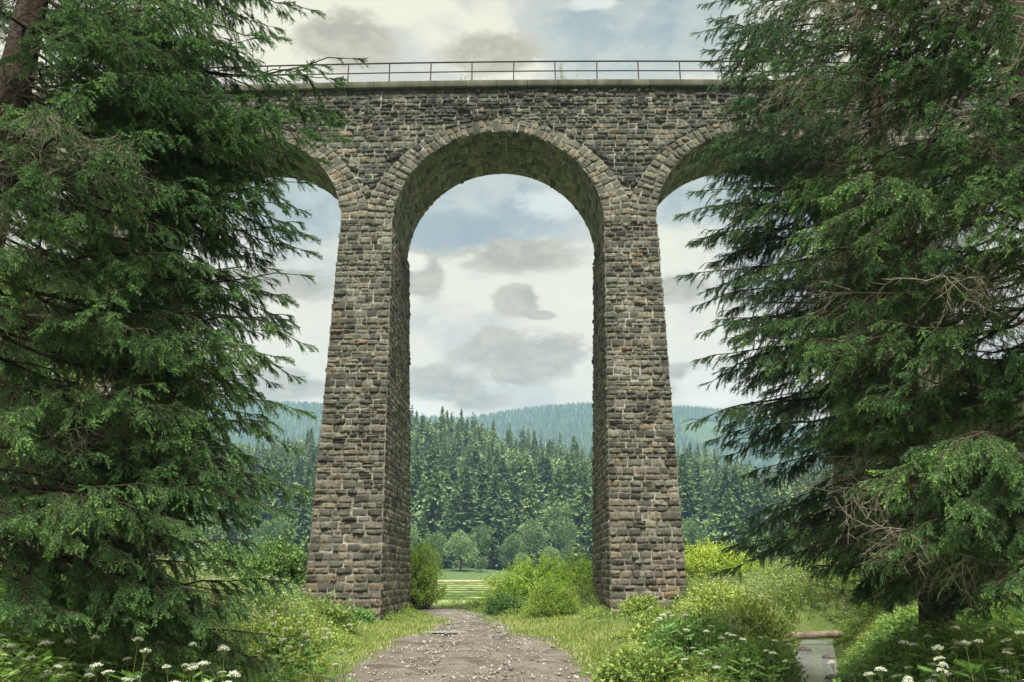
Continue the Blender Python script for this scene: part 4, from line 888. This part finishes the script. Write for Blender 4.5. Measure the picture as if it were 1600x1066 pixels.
# stones on the path
rng = R(71); n = 16000; y = 7+38*rng.random(n)**1.2; x = path_c(y)+rng.uniform(-1, 1, n)*(path_w(y)+.35); s_ = .008+.05*rng.random(n)**6; z = H(x, y)+.03
oc = np.array([(1, 0, 0), (-1, 0, 0), (0, 1, 0), (0, -1, 0), (0, 0, 1), (0, 0, -1)], float); V = oc[None]*(s_[:, None, None]*rng.uniform(.6, 1.4, (n, 6, 1)))*np.array([1, 1, .6])+rng.normal(0, .15, (n, 6, 3))*s_[:, None, None]; V += np.stack([x, y, z], -1)[:, None]
f = np.array([(0, 2, 4), (2, 1, 4), (1, 3, 4), (3, 0, 4), (2, 0, 5), (1, 2, 5), (3, 1, 5), (0, 3, 5)]); mb = MB(); mb.add(V, (np.arange(n)[:, None, None]*6+f[None]).reshape(-1, 3))
def pebble():
    m, nt = mat('pebbles'); r_ = N(nt, 'ShaderNodeNewGeometry').outputs['Random Per Island']; bsdf(nt, ramp(nt, r_, [(0, (.10, .09, .075)), (.5, (.24, .22, .19)), (.9, (.30, .28, .25)), (1, (.42, .40, .37))]), .9); return m
M['pebble'] = pebble(); link('gravel', mb.mesh('gravel', [M['pebble']]), label='loose gravel and small stones strewn over the path', kind='stuff', cat='gravel')
# log across the stream, rocks in it
def rock(name, px, Y, r, label, grp=None, x=None, z=None, seed=0):
    rng = R(seed); x = ray(px, 990)[0]*Y if x is None else x; z = float(H(x, Y)) if z is None else z
    a = np.linspace(0, PI, 9); b = np.arange(14)*2*PI/14; A, B = np.meshgrid(a, b, indexing='ij'); D = np.stack([np.sin(A)*np.cos(B), np.sin(A)*np.sin(B), np.cos(A)*.6], -1)
    rr = r*(1+.35*(fbm(D[..., 0]*2+seed, D[..., 1]*2+D[..., 2], seed)-.5)); rr[0] = rr[0, 0]; rr[-1] = rr[-1, 0]
    i = np.arange(8)[:, None]*14; j = np.arange(14)[None]; mb = MB(); mb.add(D*rr[..., None], np.stack([i+j, i+14+j, i+14+(j+1) % 14, i+(j+1) % 14], -1).reshape(-1, 4))
    link(name, mb.mesh(name, [M['pebble2']]), None, label, 'rock', grp, loc=(x, Y, z))
M['pebble2'] = plain('wet_stone', (.06, .05, .04), (.20, .17, .14), 7, .6)
ly = 25.3; lx = stream_x(ly); mb = MB(); q = np.linspace(-1, 1, 9); tube(mb, np.stack([q*.82, .04*np.sin(q*3), .03*q], -1), .105*(1+.09*np.cos(q*9)), 12, 0, cap=True)
o = link('log', mb.mesh('log', [plain('wet_wood', (.14, .105, .075), (.36, .28, .20), 5, .7)], False), None, 'pale bare log lying across the narrow stream', 'log', loc=(lx, ly, -1.74))
for k, (yy, dx, r, lab) in enumerate([(23.6, -.22, .17, 'dark flat rock in the stream just below the log'), (19.6, -.42, .24, 'dark rock at the left edge of the stream in midstream view'), (21.6, .38, .16, 'small dark stone by the right edge of the stream'), (17.6, .4, .14, 'small stone at the near end of the stream')]):
    rock('rock', 0, yy, r, lab, None, stream_x(yy)+dx, -2.0, 80+k)
# weeds growing on the deck edge
for k, (px, h, lab) in enumerate([(733, .7, 'thin leafy weed on the viaduct edge above the left side of the arch'), (878, 1.05, 'tallest spindly weed behind the railing above the arch crown'), (940, .5, 'wispy weed behind the railing above the right pier'), (1000, .4, 'short weed tuft behind the railing near the right spruces')]):
    x = ray(px, 110)[0]*33.8; s = x-BX; q = world_b(s, T0+.5, ZTOP+.15); rng = R(90+k); mb = MB()
    for _ in range(9):
        b = np.array([rng.normal(0, .25), rng.normal(0, .08), 0]); e = b+[rng.normal(0, .15), rng.normal(0, .1), h*1.3*rng.uniform(.6, 1.1)]; tube(mb, [b, (b+e)/2+[.02, 0, 0], e], [.008, .006, .003], 3, 0)
        u = rng.uniform(.2, 1, 14)[:, None]; pp = b+(e-b)*u; leaves(mb, pp, rng.normal(size=(14, 3)), rng.normal(size=(14, 3)), .09, .03, 0, rng.random(14))
    link('weed', mb.mesh('weed', [M['herb']]), None, lab, 'weed', loc=q)
HAZE=True
# ------------------------------------------------------------------ light
sc = bpy.context.scene
SD = Vector((.03, -.48, .88)).normalized()
sun_d = bpy.data.lights.new('sun', 'SUN'); sun = bpy.data.objects.new('sun', sun_d); C.objects.link(sun)
sun_d.energy = 3.9; sun_d.angle = math.radians(18); sun_d.color = (1, .96, .88)
sun.rotation_euler = SD.to_track_quat('Z', 'Y').to_euler()
w = bpy.data.worlds.new('World'); sc.world = w; w.use_nodes = True; nt = w.node_tree; nt.nodes.clear()
tc = N(nt, 'ShaderNodeTexCoord').outputs['Generated']
sky = N(nt, 'ShaderNodeTexSky', sky_type='NISHITA', sun_disc=False, sun_elevation=math.asin(SD.z), sun_rotation=math.atan2(SD.x, SD.y))
sx = N(nt, 'ShaderNodeSeparateXYZ'); L(nt, tc, sx.inputs[0])
# cloud layer laid on the dome by azimuth and elevation
az = mth(nt, 'ARCTAN2', sx.outputs[0], sx.outputs[1]); el = mth(nt, 'ARCSINE', sx.outputs[2])
cmb = N(nt, 'ShaderNodeCombineXYZ'); L(nt, az, cmb.inputs[0]); L(nt, mth(nt, 'MULTIPLY', el, 1.7), cmb.inputs[1]); cv = cmb.outputs[0]
n1 = noise(nt, cv, 4.2, 8, .6, .3); n2 = noise(nt, cv, 11, 9, .64, .3); n3 = noise(nt, cv, 26, 9, .68)
edge = mth(nt, 'ADD', mth(nt, 'MULTIPLY', mth(nt, 'SUBTRACT', n2, .5), 1.7), mth(nt, 'MULTIPLY', mth(nt, 'SUBTRACT', n3, .5), 1.1))
def blob(px, py, rx, ry, e=1., soft=.35):
    a, b = ray(px, py); A = math.atan2(a, 1); E_ = math.atan2(b, math.hypot(a, 1))
    da = mth(nt, 'DIVIDE', mth(nt, 'SUBTRACT', az, A), rx/F); de = mth(nt, 'DIVIDE', mth(nt, 'SUBTRACT', el, E_), ry/F)
    d = mth(nt, 'SQRT', mth(nt, 'ADD', mth(nt, 'MULTIPLY', da, da), mth(nt, 'MULTIPLY', de, de)))
    d = mth(nt, 'ADD', d, mth(nt, 'MULTIPLY', edge, e*1.5))
    return mr(nt, d, 1.04+soft*.25, .78-soft*.35, 0, 1)
def mx(*a):
    o = a[0]
    for q in a[1:]: o = mth(nt, 'MAXIMUM', o, q)
    return o
K = 5.75
def c(r, g, b): return (r*K*.98, g*K*.97, b*K*.95)
CREAM, WHITE, GREY, DGREY, BLUE, DBLUE = c(.68, .67, .53), c(.82, .81, .70), c(.46, .435, .32), c(.335, .32, .24), c(.42, .465, .44), c(.25, .315, .335)
col = mixc(nt, mr(nt, n1, .46, .60), CREAM, c(.50, .505, .445))
col = mixc(nt, mth(nt, 'MULTIPLY', mr(nt, n2, .55, .75), .55), col, WHITE)
blue = mx(blob(760, 330, 190, 78, .5, .5), blob(1000, 30, 230, 105, .45, .5), blob(470, 320, 110, 70, .4, .6), blob(1090, 300, 120, 60, .5, .6), blob(1330, 330, 230, 160, .5, .6))
col = mixc(nt, mth(nt, 'MULTIPLY', blue, .9), col, mixc(nt, mr(nt, n2, .35, .65), BLUE, DBLUE))
col = mixc(nt, mth(nt, 'MULTIPLY', blob(700, 365, 120, 34, .6, .5), .8), col, DBLUE)
col = mixc(nt, mth(nt, 'MULTIPLY', mx(blob(850, 318, 60, 26, .7, .7), blob(920, 5, 60, 12, .8, .7)), .8), col, c(.62, .66, .62))
greys = mx(blob(540, 60, 95, 46, .6), blob(770, 85, 90, 34, .6), blob(660, 432, 42, 42, .7), blob(810, 400, 120, 30, .7, .5), blob(812, 468, 38, 26, .9), blob(842, 492, 30, 8, 1.), blob(780, 548, 70, 34, .9), blob(850, 556, 75, 36, .9), blob(810, 580, 50, 30, .9), blob(695, 600, 80, 32, .8, .5), blob(740, 625, 60, 18, .9, .5), blob(1080, 590, 90, 26, .8), blob(1060, 450, 60, 26, .8), blob(430, 600, 90, 26, .8), blob(450, 440, 90, 30, .9))
col = mixc(nt, mth(nt, 'MULTIPLY', greys, .95), col, mixc(nt, mr(nt, mth(nt, 'ADD', n3, mth(nt, 'MULTIPLY', mth(nt, 'SUBTRACT', n2, .5), .6)), .36, .62), GREY, DGREY))
col = mixc(nt, mth(nt, 'MULTIPLY', mx(blob(660, 645, 60, 22, .7, .6), blob(1110, 600, 50, 30, .7, .6), blob(640, 410, 30, 14, .9, .7)), .7), col, WHITE)
low = mr(nt, sx.outputs[2], .0, -.06, 0, 1); col = mixc(nt, low, col, c(.12, .15, .08))
col = mixc(nt, .985, sky.outputs[0], col)
bg = N(nt, 'ShaderNodeBackground'); L(nt, col, bg.inputs[0]); bg.inputs[1].default_value = .1
wo = N(nt, 'ShaderNodeOutputWorld'); L(nt, bg.outputs[0], wo.inputs[0])
# haze
m, nt = mat('haze_air'); pv = N(nt, 'ShaderNodeVolumePrincipled'); pv.inputs['Color'].default_value = (.44, .68, 1, 1); pv.inputs['Density'].default_value = .00028
o_ = N(nt, 'ShaderNodeOutputMaterial'); L(nt, pv.outputs[0], o_.inputs['Volume'])
mb = MB(); x0, x1, y0, y1, z0, z1 = -2800, 2800, -60, 2080, -130, 330
mb.add([(x0, y0, z0), (x1, y0, z0), (x1, y1, z0), (x0, y1, z0), (x0, y0, z1), (x1, y0, z1), (x1, y1, z1), (x0, y1, z1)], [(0, 3, 2, 1), (4, 5, 6, 7), (0, 1, 5, 4), (1, 2, 6, 5), (2, 3, 7, 6), (3, 0, 4, 7)])
if HAZE: link('haze', mb.mesh('haze', [m]), kind='stuff')
sc.view_settings.view_transform = 'Standard'; sc.view_settings.look = 'None'; sc.view_settings.exposure = 1.3; sc.view_settings.gamma = 1
sc.cycles.use_denoising = True; sc.cycles.max_bounces = 5; sc.cycles.diffuse_bounces = 3; sc.cycles.glossy_bounces = 2; sc.cycles.transmission_bounces = 4; sc.cycles.volume_bounces = 0
sc.cycles.caustics_reflective = False; sc.cycles.caustics_refractive = False
